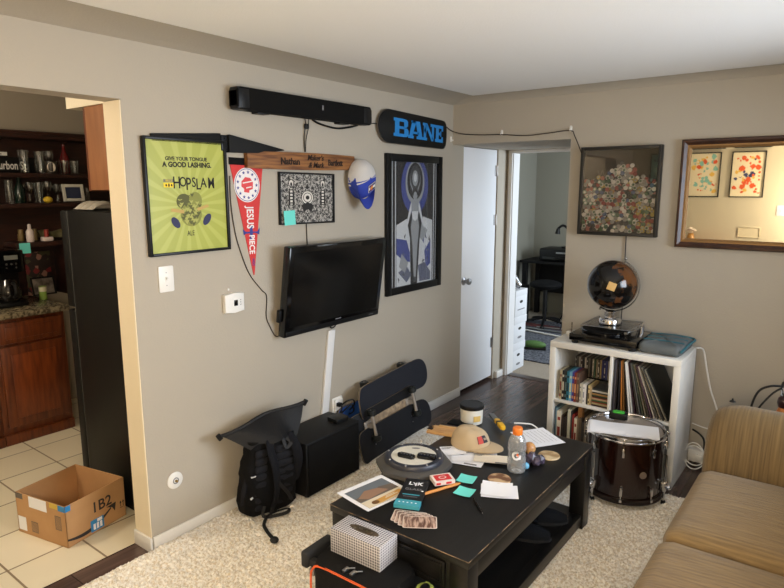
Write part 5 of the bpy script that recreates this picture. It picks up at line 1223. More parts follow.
b = new(); tube(b, [(1.15, 2.905, .46), (1.2, 2.93, .462), (1.24, 2.96, .45), (1.28, 2.965, .40), (1.3, 2.96, .2)], .004, 6); one('cord', b, white_pl, 'white cord draping over the far edge of the table', 'cord')

# ------------------------------------------------------------------ tissue box, case under it, green item
case_fab = mat('case_fabric', (14, 14, 15), .8, spec=.2, bump=.3, bscale=300)
CZ = .348
t = thing('soft_case', 'black soft case with orange piping in front of the table, under the tissue box', 'case', (1.0, 1.525, .022), RZ(R(1)))
b = new(); prism(b, rrect(.03, .385, -.065, .145, .045), CZ - .022, bev=.018); obj('body', b, case_fab, t)
b = new(); pts = rrect(.0, .40, -.16, -.02, .045, 5)
tube(b, [(.012, -.165, .02), (.004, -.15, .165), (.03, -.08, .1772), (.2, -.065, .178), (.37, -.08, .177), (.40, -.12, .168)], .006, 8) if False else None
tube(b, [(.036, -.066, .04), (.036, -.067, .25), (.046, -.066, .30), (.078, -.063, .320), (.2, -.062, .3225), (.34, -.063, .320), (.372, -.066, .30), (.382, -.067, .24), (.382, -.066, .04)], .0042, 8)
obj('piping', b, mat('orange_piping', (226, 96, 44), .6), t)
b = new()
for x in (.17, .205): box(b, x, x + .014, -.045, -.015, .325, .335, .003); tube(b, [(x + .007, -.03, .333), (x + .02, -.02, .335), (x + .03, -.005, .332)], .003, 6)
obj('zip_pull', b, steel, t)
b = new(); box(b, -.042, -.005, -.045, .112, .262, .33, .012, 3); box(b, -.008, .034, -.03, -.005, .27, .30, .004); box(b, -.008, .034, .07, .095, .27, .30, .004); obj('handle', b, mat('handle_foam', (34, 35, 38), .7), t)
b = new(); box(b, .0, .026, -.04, -.028, .245, .272, .003); box(b, .0, .026, .092, .104, .245, .272, .003); obj('buckle', b, mat('buckle_grey', (150, 150, 150), .4, .6), t)
keep_clear(1.02, 1.40, 1.45, 1.68)
def tissue_pat(nt, v):
    L = nt.links.new
    mp = nt.nodes.new('ShaderNodeMapping'); mp.inputs['Scale'].default_value = (92, 92, 92); L(v, mp.inputs[0])
    vo = nt.nodes.new('ShaderNodeTexVoronoi'); vo.inputs['Scale'].default_value = 1.0; vo.inputs['Randomness'].default_value = 0.0; L(mp.outputs[0], vo.inputs['Vector'])
    r = nt.nodes.new('ShaderNodeValToRGB'); L(vo.outputs['Distance'], r.inputs[0])
    r.color_ramp.elements[0].position = .32; r.color_ramp.elements[0].color = rgb(104, 104, 114); r.color_ramp.elements[1].position = .46; r.color_ramp.elements[1].color = rgb(206, 205, 210)
    return r.outputs[0]
t = thing('tissue_box', 'white tissue box with a small grey diamond pattern on the black case', 'tissue box', (1.015, 1.795 - .125 + .125, CZ + .003), RZ(R(2)))
t.location = (1.169, 1.557, CZ + .0015)
b = new(); box(b, -.117, .117, -.0, .112, 0, .098, .002)
obj('carton', b, nodemat('diamond_pattern', tissue_pat, .6), t)
b = new(); prism(b, [(.056 * math.cos(a) + .012 * math.cos(a), .02 * math.sin(a)) for a in [2 * PI * k / 28 for k in range(28)]], .0006, 0, T(0, .06, .098)); obj('slot', b, mat('dark_slot', (84, 72, 60), .6), t)
b = new(); surf(b, lambda u, v: (-.044 + .088 * u, .048 + .024 * v, .0989 + .006 * math.sin(v * PI) * (1 + .3 * math.sin(9 * u))), 16, 6); obj('film', b, clear('tissue_film', (.85, .8, .7), fac=.1), t)
t = thing('key_pouch', 'lime green rounded pad with a black oval between the case and the table', 'pad', (1.45, 1.60, .022), RZ(R(20))); t.scale = (.8, .8, 1)
b = new(); prism(b, rrect(-.03, .045, -.06, .045, .03), .318, bev=.01); obj('body', b, mat('lime_rubber', (138, 150, 70), .6), t)
b = new(); prism(b, ell(.008, -.005, .022, .036), .004, 0, T(0, 0, .317), bev=.001); obj('inset', b, black_pl, t)

# ------------------------------------------------------------------ black speaker box and streaming box
sub = mat('black_ash_vinyl', (12, 12, 13), .6, spec=.35, bump=.1, bscale=200)
t = thing('subwoofer', 'black box subwoofer standing against the wall behind the backpack', 'speaker', (.018, 2.195, .022), RZ(R(0)))
b = new(); box(b, 0, .25, 0, .445, .012, .325, .004); obj('cabinet', b, sub, t)
b = new(); box(b, .2495, .257, .012, .433, .022, .315, .004); obj('grille', b, mat('grille_cloth', (8, 8, 9), .85, spec=.2, bump=.4, bscale=400), t)
for x, y in ((.03, .03), (.22, .03), (.03, .415), (.22, .415)): b = new(); cyl(b, (x, y, 0), (x, y, .013), .015); obj('foot', b, black_pl, t)
keep_clear(.018, .28, 2.195, 2.65)
b = new(); prism(b, rrect(-.048, .048, -.05, .05, .015), .024, bev=.005); one('streaming_box', b, black_pl, 'small black streaming box on top of the black subwoofer', 'media player', (.165, 2.565, .3475), RZ(R(-8)))

# ------------------------------------------------------------------ skateboards leaning on the wall
grip = mat('grip_tape', (36, 39, 48), .9, spec=.3, bump=.5, bscale=700); under = mat('dark_deck_bottom', (18, 19, 24), .45); ply = mat('maple_ply', (120, 108, 92), .6); urethane = mat('black_urethane', (20, 24, 24), .4)
def deck_poly(L_, W_, n=14):
    r_ = W_ / 2; out = []
    for i in range(n + 1):
        a = -PI / 2 + PI * i / n; out.append((L_ / 2 - r_ * .72 + r_ * .72 * math.copysign(abs(math.cos(a)) ** .8, math.cos(a)), r_ * math.copysign(abs(math.sin(a)) ** .85, math.sin(a))))
    for i in range(n + 1):
        a = PI / 2 + PI * i / n; out.append((-L_ / 2 + r_ * .72 + r_ * .72 * -abs(math.cos(a)) ** .8, r_ * math.copysign(abs(math.sin(a)) ** .85, math.sin(a))))
    return out
def kick(x, L_):
    d = max(0.0, abs(x) - L_ / 2 + .155); return d * d * 1.4
def deck(t, L_, W_, top_m, bot_m, name='deck'):
    """deck lies in local x (length) y (width); grip side is +z"""
    P = deck_poly(L_, W_)
    q = new(); n = len(P)
    rows = []
    q2 = bmesh.new(); fv = [q2.verts.new((x, y, 0)) for x, y in P]; q2.faces.new(fv)
    for x in [-.31, -.27, -.24, -.2, -.1, 0, .1, .2, .24, .27, .31]:
        bmesh.ops.bisect_plane(q2, geom=q2.verts[:] + q2.edges[:] + q2.faces[:], plane_co=(x, 0, 0), plane_no=(1, 0, 0))
    r_ = bmesh.ops.extrude_face_region(q2, geom=q2.faces[:])
    ev = [g for g in r_['geom'] if isinstance(g, bmesh.types.BMVert)]; bmesh.ops.translate(q2, verts=ev, vec=(0, 0, .011))
    q2.normal_update()
    for f in q2.faces:
        f.material_index = 2 if abs(f.normal.z) < .5 else (0 if f.calc_center_median().z > .006 else 1)
    for v in q2.verts: v.co.z += kick(v.co.x, L_)
    bmesh.ops.recalc_face_normals(q2, faces=q2.faces[:])
    return obj(name, q2, [top_m, bot_m, ply], t)
def truck(t, x, W_):
    q = new(); box(q, x - .04, x + .04, -.028, .028, -.012, 0, .003); prism(q, [(x - .02, -.012), (x + .02, -.012), (x + .012, -.045), (x - .012, -.045)], .03, 0, T(0, .015, 0) @ RX(PI / 2) @ T(0, 0, 0)) ; cyl(q, (x, -W_ / 2 + .015, -.052), (x, W_ / 2 - .015, -.052), .011, n=10); cyl(q, (x, -W_/2 - .005, -.052), (x, W_/2 + .005, -.052), .004, n=8)
    tr = obj('truck', q, mat('raw_truck_metal', (176, 168, 160), .4, .5), t)
    for s in (-1, 1):
        q = new(); lathe(q, [(.008, -.016), (.022, -.020), (.030, -.014), (.0305, .014), (.022, .020), (.008, .016)], 20, 0, T(x, s * (W_ / 2 - .014), -.052) @ RX(PI / 2)); obj('wheel', q, urethane, tr)
def board_pose(p0, xdir, out):
    """matrix with local x along the board, local z = the given facing direction"""
    X = Vector(xdir).normalized(); Zv = Vector(out); Zv = (Zv - X * Zv.dot(X)).normalized(); Y = Zv.cross(X)
    return Matrix(((X.x, Y.x, Zv.x, p0[0]), (X.y, Y.y, Zv.y, p0[1]), (X.z, Y.z, Zv.z, p0[2]), (0, 0, 0, 1)))
# rear, blue bare deck
M = board_pose((.022, 3.06, .245), (0, 1, .0), (1, 0, .06)); t = thing('skateboard', 'bare blue skateboard deck against the wall, its tail showing behind the black speaker', 'skateboard'); t.matrix_world = M
deck(t, .78, .19, mat('blue_deck', (44, 92, 176), .4), mat('blue_deck', (44, 92, 176), .4))
# board facing out with its wheels to the wall, highest
M = board_pose((.128, 3.135, .392), (-.0, 1, .085), (1, 0, .10)); t = thing('skateboard', 'highest skateboard leaning on the wall, grip side out, wheels to the wall', 'skateboard'); t.matrix_world = M
deck(t, .74, .215, grip, under)
for x in (-.20, .20): truck(t, x, .20)
# middle board showing its scraped underside
M = board_pose((.178, 3.045, .250), (0, 1, .075), (-1, 0, -.22)); t = thing('skateboard', 'middle skateboard showing its scraped underside and two trucks', 'skateboard'); t.matrix_world = M
deck(t, .70, .185, grip, mat('dark_deck_bottom', (26, 27, 32), .45))
for x in (-.215, .225): truck(t, x, .195)
b = new(); box(b, -.2, .2, -.03, .03, -.0012, .001); obj('bare_stripe', b, mat('scraped_maple', (176, 156, 128), .6, col2=(120, 104, 88), vscale=30), t)
# front lower board
M = board_pose((.214, 3.05, .142), (0, 1, .055), (1, 0, .22)); t = thing('skateboard', 'lowest bare skateboard deck in front, tucked under the trucks of the scraped one', 'skateboard'); t.matrix_world = M
deck(t, .76, .20, mat('worn_grip_tape', (24, 26, 32), .8, spec=.3, bump=.4, bscale=600), under)
b = new()
for x0 in (-.23, .23):
    for dx in (-.027, .027):
        for dy in (-.02, .02): cyl(b, (x0 + dx, dy, .0105), (x0 + dx, dy, .0125), .004, n=8)
obj('bolts', b, steel, t)
keep_clear(.17, .27, 2.72, 3.42)

# ------------------------------------------------------------------ backpack
t = thing('backpack', 'black roll-top backpack slumped against the wall, straps facing out', 'backpack', (.14, 2.015, .034), RZ(R(78)) @ RX(R(9)))
# local x = right along the wall, y = towards the wall (back), z up ; front is -y
b = new()
bm2 = bmesh.new(); bmesh.ops.create_cube(bm2, size=2.0); bmesh.ops.subdivide_edges(bm2, edges=bm2.edges[:], cuts=11, use_grid_fill=True)
for v in bm2.verts:
    p = v.co; s = (p.z + 1) / 2; ww = .152 * (1 - .14 * s + .06 * math.sin(PI * s)); dd = .085 * (1 - .38 * s + .10 * math.sin(PI * min(1, s * 1.4)))
    k = (abs(p.x) ** 4 + abs(p.y) ** 4) ** .25 if max(abs(p.x), abs(p.y)) > 0 else 1
    f = max(abs(p.x), abs(p.y)) / k if k > 1e-6 else 1
    zz = .43 * s - .02 * (p.x ** 2 + p.y ** 2) * (1 - s) * -.6
    n_ = .007 * math.sin(9 * p.x + 7 * p.z) * (1 - s * .3) + .005 * math.sin(17 * p.z + 5 * p.y + 4 * p.x)
    v.co = (p.x * ww * f + n_, p.y * dd * f + n_ * .5, max(0.0, zz))
merge(b, bm2); obj('body', b, black_fab, t)
b = new()
for k in range(8):
    z = .06 + k * .044
    for s in (-1, 1):
        if s == -1: puffx = (-.115, -.042)
        else: puffx = (.0, .115)
        q = bmesh.new(); bmesh.ops.create_uvsphere(q, u_segments=16, v_segments=10, radius=1)
        for v in q.verts:
            c = v.co; f = lambda a, p_: math.copysign(abs(a) ** p_, a)
            v.co = ((puffx[0] + puffx[1]) / 2 + f(c.x, .5) * (puffx[1] - puffx[0]) / 2, -.072 * (1 - .30 * (z / .46)) - .004 + c.y * .012, z + f(c.z, .6) * .021)
        merge(b, q)
obj('back_padding', b, mat('mesh_padding', (32, 33, 38), .9, spec=.2, bump=.5, bscale=500), t)
web = mat('black_webbing', (16, 16, 18), .7)
for (pts, nm_) in (([(-.03, -.05, .43), (-.045, -.09, .39), (-.02, -.10, .30), (.0, -.098, .18), (.0, -.09, .09), (-.01, -.085, .04)], 'left'), ([(.075, -.05, .43), (.10, -.085, .39), (.125, -.09, .30), (.14, -.06, .2), (.142, -.04, .13)], 'right')):
    b = new(); tube(b, pts, .026, 10, flat=.35, up=(0, 1, 0)); obj('shoulder_strap', b, dark_fab, t)
for wp_ in ([(-.01, -.095, .06), (-.04, -.11, .02), (-.06, -.112, .004)], [(.0, -.10, .2), (.06, -.10, .12), (.11, -.08, .04)], [(.045, -.055, .42), (.05, -.085, .38), (.08, -.08, .40), (.06, -.06, .42)]):
    b = new(); tube(b, wp_, .011, 6, flat=.3, up=(0, 1, 0)); obj('webbing_strap', b, web, t)
# roll-top flap
b = new()
def flap(u, v):
    x = -.135 + .27 * u; spread = 1 + v * .74; xx_ = x * spread - .012 * v
    return (xx_, -.05 + .10 * v - .03 * math.sin(PI * u) * (1 - v) + .012 * math.sin(9 * u + 3 * v), .40 + .10 * v + .035 * math.sin(PI * u) * (1 - .55 * v) + .075 * v * (u - .5) + .008 * math.sin(12 * u) * (1 - v))
surf(b, flap, 24, 8); surf(b, lambda u, v: tuple(Vector(flap(1 - u, v)) + Vector((0, .008 + .05 * (1 - v), -.004))), 24, 8); obj('roll_top', b, mat('roll_top_nylon', (15, 15, 17), .6, spec=.3, bump=.2, bscale=120), t)
b = new(); e = [flap(i / 12, 1.0) for i in range(13)]; tube(b, e, .009, 8, k=0); obj('top_hem', b, web, t)
for u in (0, 1):
    b = new(); p = Vector(flap(u, 1.0)); s = -1 if u == 0 else 1; box(b, -.012, .012, -.008, .008, -.022, .014, .004, mt=T(*(p + Vector((s * .012, 0, 0)))) @ RY(R(s * 30))); obj('buckle', b, black_pl, t)
b = new(); tube(b, [(-.137, -.05, .25), (-.142, -.02, .245), (-.14, .02, .24)], .008, 6, flat=.4, up=(1, 0, 0)); box(b, -.135, -.09, -.068, -.06, .247, .253, .001); box(b, .003, .018, -.107, -.104, .20, .212, .001, mt=RY(R(-25)) @ T(-.08, 0, .0)) ; obj('reflective_tab', b, mat('reflective_grey', (200, 202, 206), .4), t)
b = new(); tube(b, [(-.15, -.02, .06), (-.155, -.03, .15), (-.14, -.03, .22)], .014, 8, flat=.7); obj('side_pocket', b, mat('mesh_padding', (26, 27, 31), .9), t)
b = new(); wp = [(.235, 1.90, .06), (.262, 1.89, .05), (.30, 1.93, .046), (.36, 2.03, .046), (.345, 2.04, .048), (.30, 1.94, .052), (.31, 1.86, .046), (.37, 1.815, .046), (.43, 1.80, .046)]
rw = Matrix.Translation((.14, 2.015, .034)) @ RZ(R(78)) @ RX(R(9)); wi = rw.inverted()
tube(b, [tuple(wi @ Vector(p)) for p in [(.225, 1.93, .09), (.25, 1.90, .055), (.29, 1.955, .05), (.31, 2.01, .05), (.29, 2.03, .056), (.265, 1.93, .058), (.30, 1.86, .05), (.36, 1.825, .05), (.43, 1.80, .05)]], .010, 6, flat=.25, up=tuple(wi.to_3x3() @ Vector((0, 0, 1)))); 
sphere(b, tuple(wi @ Vector((.452, 1.792, .052))), .022, u=12, v=6, sc=(1, 1, .6)); obj('trailing_strap', b, web, t)
keep_clear(.03, .24, 1.88, 2.2)

# ------------------------------------------------------------------ cardboard box on the tiles
card = mat('cardboard', (188, 146, 100), .8, col2=(176, 134, 90), vscale=5); t = thing('cardboard_box', 'open cardboard parcel box marked 1B2 on the kitchen tiles', 'box', (-.347, 1.192, .001), RZ(0))
A = Vector((-.347, 1.199)); BL_ = Vector((-.70, 1.165)); BR_ = Vector((-.42, 1.53)) ; 
ex = (BR_ - A); ey = (BL_ - A); Lx, Ly = ex.length, ey.length; ex.normalize(); ey.normalize()
ey = Vector((-ex.y, ex.x))
t.rotation_euler = (0, 0, math.atan2(ex.y, ex.x))
Lx, Ly, Hh = .345, .365, .215
b = new(); th = .005
box(b, 0, Lx, 0, Ly, 0, th); box(b, 0, Lx, 0, th, 0, Hh, .0008, 1); box(b, 0, Lx, Ly - th, Ly, 0, Hh, .0008, 1); box(b, 0, th, 0, Ly, 0, Hh, .0008, 1); box(b, Lx - th, Lx, 0, Ly, 0, Hh, .0008, 1); obj('carton', b, card, t)
b = new(); F = RX(PI / 2)
b_ = b; b = new()
text(b, '1B2', .095, T(.21, -.0008, .16) @ F, 0, .0012, sx=.85)
curve_pts = [(.0 + .265 * u, .05 + .0 - .028 * math.sin(PI * min(1, u * 1.0)) + .055 * u ** 2) for u in [k / 14 for k in range(15)]]
for i in range(14):
    (x0, z0), (x1, z1) = curve_pts[i], curve_pts[i + 1]; w0, w1 = .006 + .006 * math.sin(PI * i / 14), .006 + .006 * math.sin(PI * (i + 1) / 14)
    put(b, [(x0, -.0009, z0 - w0), (x1, -.0009, z1 - w1), (x1, -.0009, z1 + w1), (x0, -.0009, z0 + w0)], [(0, 1, 2, 3)], 0)
put(b, [(.236, -.0009, .122), (.298, -.0009, .128), (.288, -.0009, .070), (.272, -.0009, .104)], [(0, 3, 2, 1)], 0)
put(b, [(.135, -.0011, .012), (.215, -.0011, .012), (.215, -.0011, .088), (.135, -.0011, .088)], [(0, 1, 2, 3)], 1)
for k in range(3): put(b, [(.15 + k * .02, -.0013, .022), (.164 + k * .02, -.0013, .022), (.164 + k * .02, -.0013, .06), (.15 + k * .02, -.0013, .06)], [(0, 1, 2, 3)], 2)
put(b, [(.175, -.0013, .064), (.205, -.0013, .064), (.205, -.0013, .084), (.175, -.0013, .084)], [(0, 1, 2, 3)], 2)
for x in (.325, .342): put(b, [(x, -.0009, .075), (x + .004, -.0009, .075), (x + .004, -.0009, .11), (x, -.0009, .11)], [(0, 1, 2, 3)], 0); put(b, [(x - .005, -.0009, .1), (x + .009, -.0009, .1), (x + .002, -.0009, .117)], [(0, 1, 2)], 0)
put(b, [(.321, -.0009, .068), (.349, -.0009, .068), (.349, -.0009, .071), (.321, -.0009, .071)], [(0, 1, 2, 3)], 0)
# left side face (x = 0): tape, labels
def side(y0, y1, z0, z1, mi, d=.0009): y0 *= 1.1; y1 *= 1.1; put(b, [(-d, y1, z0), (-d, y0, z0), (-d, y0, z1), (-d, y1, z1)], [(0, 1, 2, 3)], mi)
side(.0, .33, .225, .262, 3); side(.0, .045, .226, .2625, 1, .0011); side(.045, .10, .23, .2622, 4, .0012); side(.28, .33, .226, .2625, 5, .0011); side(.12, .24, .19, .262, 2, .0013); side(.27, .325, .02, .11, 2, .0011); side(.19, .235, .03, .1, 5, .0011); side(.03, .07, .10, .19, 5, .0011)
for k in range(7): side(.033 + k * .005, .0355 + k * .005, .104, .186, 3, .0013); side(.193 + k * .006, .196 + k * .006, .034, .096, 3, .0013)
put(b, [(.0, -.0012, .226), (.03, -.0012, .226), (.03, -.0012, .2625), (.0, -.0012, .2625)], [(0, 1, 2, 3)], 1)
merge(b_, b, S(.96, 1, .82)); b = b_
obj('print', b, [mat('box_ink', (40, 36, 38), .7), mat('tape_blue', (44, 128, 190), .5), paper, card, mat('tape_yellow', (206, 176, 70), .5), mat('box_label_grey', (96, 88, 80), .6)], t)
# ------------------------------------------------------------------ kitchen
granite = mat('speckled_granite', (142, 130, 104), .25, col2=(74, 66, 54), vscale=45, ramp=(.4, .6))
fr_blk = mat('fridge_black', (9, 9, 8), .5, spec=.22)
t = thing('refrigerator', 'tall black refrigerator seen from its side behind the cardboard box', 'refrigerator', (-.145, 1.555, .001))
b = new(); box(b, -.70, 0, 0, .76, .03, 1.60, .008); obj('cabinet', b, fr_blk, t)
for z0, z1 in ((.05, 1.055), (1.07, 1.60)):
    b = new(); box(b, -.785, -.71, 0, .76, z0, z1, .012); d = obj('door', b, fr_blk, t)
    b = new(); zh = (z1 - .42, z1 - .05) if z1 < 1.2 else (z0 + .05, z0 + .42)
    tube(b, [(-.785, .06, zh[0]), (-.825, .06, zh[0] + .03), (-.83, .06, (zh[0] + zh[1]) / 2), (-.825, .06, zh[1] - .03), (-.785, .06, zh[1])], .011, 8); obj('handle', b, black_pl, d)
b = new(); box(b, -.705, -.705 + .012, .003, .757, .04, 1.597); obj('door_gasket', b, mat('gasket_grey', (70, 70, 68), .6), t)
b = new(); box(b, -.68, -.02, .02, .74, 0, .032); obj('plinth', b, black_mt, t)
t = thing('upper_cabinet', 'wooden wall cabinet above the refrigerator', 'cabinet', (-.145, 1.556, 1.71))
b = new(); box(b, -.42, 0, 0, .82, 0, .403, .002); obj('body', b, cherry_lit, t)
for y0, y1 in ((.003, .405), (.413, .817)):
    b = new(); box(b, -.445, -.4215, y0, y1, -.005, .40, .003); d = obj('door', b, cherry, t)
    b = new(); cyl(b, (-.446, y1 - .03 if y0 < .1 else y0 + .03, .05), (-.465, y1 - .03 if y0 < .1 else y0 + .03, .05), .01, n=10); obj('knob', b, steel, d)
b = new(); surf(b, lambda u, v: (.11 * (u - .5) * 2, .08 * (v - .5) * 2, .004 + .045 * abs(math.sin(3.2 * PI * u)) * (.6 + .4 * math.sin(PI * v)) * math.sin(PI * v) ** .4), 24, 8)
one('dish_towel', b, mat('pale_linen', (170, 164, 152), .9), 'crumpled pale cloth on top of the refrigerator edge', 'cloth', (-.80, 1.70, 1.6025))
# base cabinets along the far wall
def base_cab(y0, y1, label):
    t = thing('base_cabinet', label, 'cabinet', (-2.498, y0, .001)); W_ = y1 - y0
    q = new(); box(q, 0, .60, 0, W_, .0, .865, .003); box(q, .60, .625, -.0, W_, 0, .07, .004); obj('body', q, cherry, t)
    q = new(); box(q, .60, .62, .03, W_ - .03, .695, .84, .004); d = obj('drawer', q, cherry, t)
    q = new(); box(q, .6195, .626, .065, W_ - .065, .725, .81, .005); obj('raised_panel', q, cherry, d)
    q = new(); box(q, .60, .62, .03, W_ - .03, .12, .675, .004); d = obj('door', q, cherry, t)
    q = new(); box(q, .6195, .627, .085, W_ - .085, .175, .62, .007); obj('raised_panel', q, mat('cherry_panel', (122, 60, 26), .3, col2=(90, 40, 18), vscale=5, stretch=(8, 8, 1)), d)
base_cab(1.50, 1.955, 'cherry base cabinet at the right end of the kitchen counter'); base_cab(1.04, 1.498, 'cherry base cabinet mostly cut off at the left picture edge')
b = new(); box(b, -2.498, -1.855, .3, 1.985, .867, .906, .006); one('countertop', b, granite, 'speckled brown granite countertop under the coffee maker', 'countertop')
# hutch with shelves above it
t = thing('wall_hutch', 'dark wood wall shelves full of glassware above the counter', 'shelf', (-2.498, .9, 1.25))
b = new(); box(b, 0, .02, 0, 2.04, -.34, .87); obj('back_panel', b, dark_wood, t)
for z in (.36, .575, .85): b = new(); box(b, .02, .27, 0, 2.04, z - .03, z, .003); obj('shelf_board', b, dark_wood, t)
b = new(); box(b, .02, .25, .93, 1.32, .045, .08, .003); obj('low_shelf', b, dark_wood, t)
b = new(); box(b, .02, .28, 0, 2.04, .85, .87, .004); obj('cornice', b, dark_wood, t)
b = new(); box(b, .02, .24, 1.28, 1.32, -.34, .045, .003); obj('bracket', b, dark_wood, t)
HX = -2.34; S1, S2, S3 = 1.6105, 1.8255, 1.3305
glass = clear('bar_glass', (.95, .96, .95), fac=.015, rough=.12, edge=.4)
def drinking_glass(y, z, r, h, label, x=HX, stem=False, tint=None):
    q = new()
    pr = [(0, 0), (r * .8, 0), (r * .82, .004), (r, h), (r * .94, h), (r * .77, .012), (0, .012)] if not stem else [(0, 0), (r * .8, 0), (r * .7, .004), (.006, .01), (.006, h * .42), (r * .7, h * .52), (r, h * .75), (r * .85, h), (r * .8, h), (r * .94, h * .75), (r * .6, h * .56), (0, h * .5)]
    lathe(q, pr, 20); one('wine_glass' if stem else 'drinking_glass', q, clear('tinted_glass', tint, fac=.02, edge=.4) if tint else glass, label, 'glass', (x, y * 1.03, z))
drinking_glass(1.915, S2, .036, .165, 'tall glass in front of the black street sign')
drinking_glass(2.02, S2, .036, .16, 'tall glass just right of the black street sign')
drinking_glass(2.09, S2, .032, .17, 'clear glass with a stem beside the round picture mug', stem=True); 
drinking_glass(2.19, S2, .034, .10, 'short tumbler on the top shelf, right of the mug'); drinking_glass(2.265, S2, .034, .10, 'short tumbler at the right end of the top shelf')
drinking_glass(1.80, S1, .03, .165, 'narrow glass at the left end of the middle shelf'); drinking_glass(1.995, S1, .034, .15, 'clear glass on the middle shelf right of the dark bottle'); drinking_glass(2.06, S1, .034, .16, 'clear glass on the middle shelf beside the yellow lemon', stem=True)
drinking_glass(2.125, S1, .036, .14, 'clear glass on the middle shelf left of the blue frame', stem=True); drinking_glass(1.935, S1, .03, .15, 'wine glass on the middle shelf left of the yellow lemon', stem=True)
drinking_glass(2.345, S1, .02, .11, 'narrow shot glass at the right end of the middle shelf, past the blue frame')
t = thing('street_sign', 'black street sign with white letters on the top kitchen shelf', 'sign', (-2.44, 1.915, S2 + .066), WL @ RZ(0))
b = new(); box(b, -.21, .19, -.064, .052, 0, .006, .002); obj('plate', b, black_pl, t)
b = new(); text(b, 'Bourbon St.', .082, T(-.005, -.012, .0068), 0, .0015, sx=.64); box(b, -.21, -.01, .06, .085, 0, .004); obj('lettering', b, mat('sign_white', (222, 220, 214), .6), t)
b = new(); text(b, 'Road', .022, T(-.07, .072, .0046), 0, .0003); obj('small_lettering', b, ink, t)
t = thing('picture_mug', 'dark mug with a round white portrait on the top kitchen shelf', 'mug', (HX + .02, 2.15, S2))
b = new(); lathe(b, [(0, 0), (.042, 0), (.044, .005), (.044, .09), (.040, .09), (.039, .01), (0, .01)], 24); obj('cup', b, mat('mug_dark', (40, 34, 28), .3), t)
b = new(); put(b, [(.0447 * math.cos(p[0] / .0447 - .35), .0447 * math.sin(p[0] / .0447 - .35), p[1]) for p in ell(0, .047, .03, .034, 18)], [tuple(range(18))]); obj('portrait', b, mat('print_bone', (210, 198, 180), .5), t)
b = new(); lathe(b, [(0, 0), (.034, 0), (.036, .004), (.036, .13), (.014, .19), (.013, .23), (0, .23)], 20); one('bottle', b, mat('dark_green_glass', (20, 34, 28), .15), 'dark green bottle on the middle kitchen shelf', 'bottle', (HX, 1.875, S1)) if False else None
b = new(); lathe(b, [(0, 0), (.034, 0), (.036, .004), (.036, .10), (.013, .15), (.013, .185), (0, .185)], 20); one('bottle', b, mat('dark_green_glass', (20, 34, 28), .15), 'dark green bottle on the middle kitchen shelf', 'bottle', (HX, 1.925, S1))
b = new(); lathe(b, [(0, 0), (.033, 0), (.035, .004), (.035, .12), (.012, .18), (.012, .225), (0, .225)], 20); one('bottle', b, mat('red_label_glass', (96, 22, 22), .2), 'dark red bottle standing behind the tumblers at the right of the top shelf', 'bottle', (HX - .08, 2.30, S2))
b = new(); sphere(b, (0, 0, .024), .024, u=14, v=8, sc=(1, 1.4, 1)); one('lemon', b, mat('lemon', (214, 178, 50), .5), 'yellow lemon on the middle kitchen shelf', 'lemon', (HX + .06, 2.09, S1))
t = thing('framed_picture', 'white framed dark blue picture on the middle kitchen shelf', 'picture frame', (-2.31, 2.29, S1 + .072), WL @ RX(R(-8)))
obj('frame', frame_bars(.16, .13, .022, .014), mat('frame_offwhite', (204, 200, 188), .5), t); b = new(); flat(b, rect(-.065, .065, -.048, .048), 0, None, .005); obj('print', b, mat('night_blue_print', (34, 44, 72), .5), t)
for y, l_ in ((1.935, 'left'), (2.03, 'right')):
    b = new(); lathe(b, [(0, 0), (.02, 0), (.022, .003), (.022, .05), (.018, .055), (.018, .085), (0, .085)], 16); one('spice_jar', b, mat('spice_tan', (120, 100, 62), .4), 'small jar with a tan lid behind the white bottle on the low shelf, %s one' % l_, 'jar', (HX - .08, y, S3 + .0))
b = new(); lathe(b, [(0, 0), (.024, 0), (.026, .004), (.026, .075), (.018, .09), (.012, .092), (.012, .125), (.006, .13), (0, .13)], 18); one('pump_bottle', b, mat('white_bottle', (214, 200, 196), .4), 'white bottle with a pink label on the low kitchen shelf', 'bottle', (HX + .05, 1.945, S3))
t = thing('candle', 'red candle in a white holder on the low kitchen shelf', 'candle', (HX + .05, 2.06, S3))
b = new(); box(b, -.03, .03, -.035, .035, 0, .03, .004); obj('holder', b, mat('white_bottle', (214, 200, 196), .4), t); b = new(); cyl(b, (0, 0, .03), (0, 0, .085), .016, n=14); obj('wax', b, mat('red_wax', (130, 34, 26), .4), t)
b = new(); surf(b, lambda u, v: (.06 * math.cos(PI * u) + .02 * math.sin(9 * v), .09 * (v - .5) * 2, .02 + .05 * math.sin(PI * u) * (1 + .2 * math.sin(8 * v))), 12, 12); one('dried_leaf', b, mat('olive_leaf', (84, 78, 48), .8), 'olive dried leafy bundle lying at the back of the low kitchen shelf', 'bundle', (HX - .06, 2.13, S3))
b = new(); surf(b, lambda u, v: (.0004 + .004 * (1 - v) ** 2, -.037 + .074 * u, -.075 + .075 * v), 4, 4); one('sticky_note', b, teal_note, 'teal sticky note hanging from the low kitchen shelf edge', 'sticky note', (-2.2475, 1.885, 1.328))
b = new()
for k in range(10):
    a = k * 2.4; r_ = .018 * math.sqrt(k); sphere(b, (r_ * math.cos(a) * .4, r_ * math.sin(a), 0.0 + .03 * (k % 3)), .018, u=8, v=6)
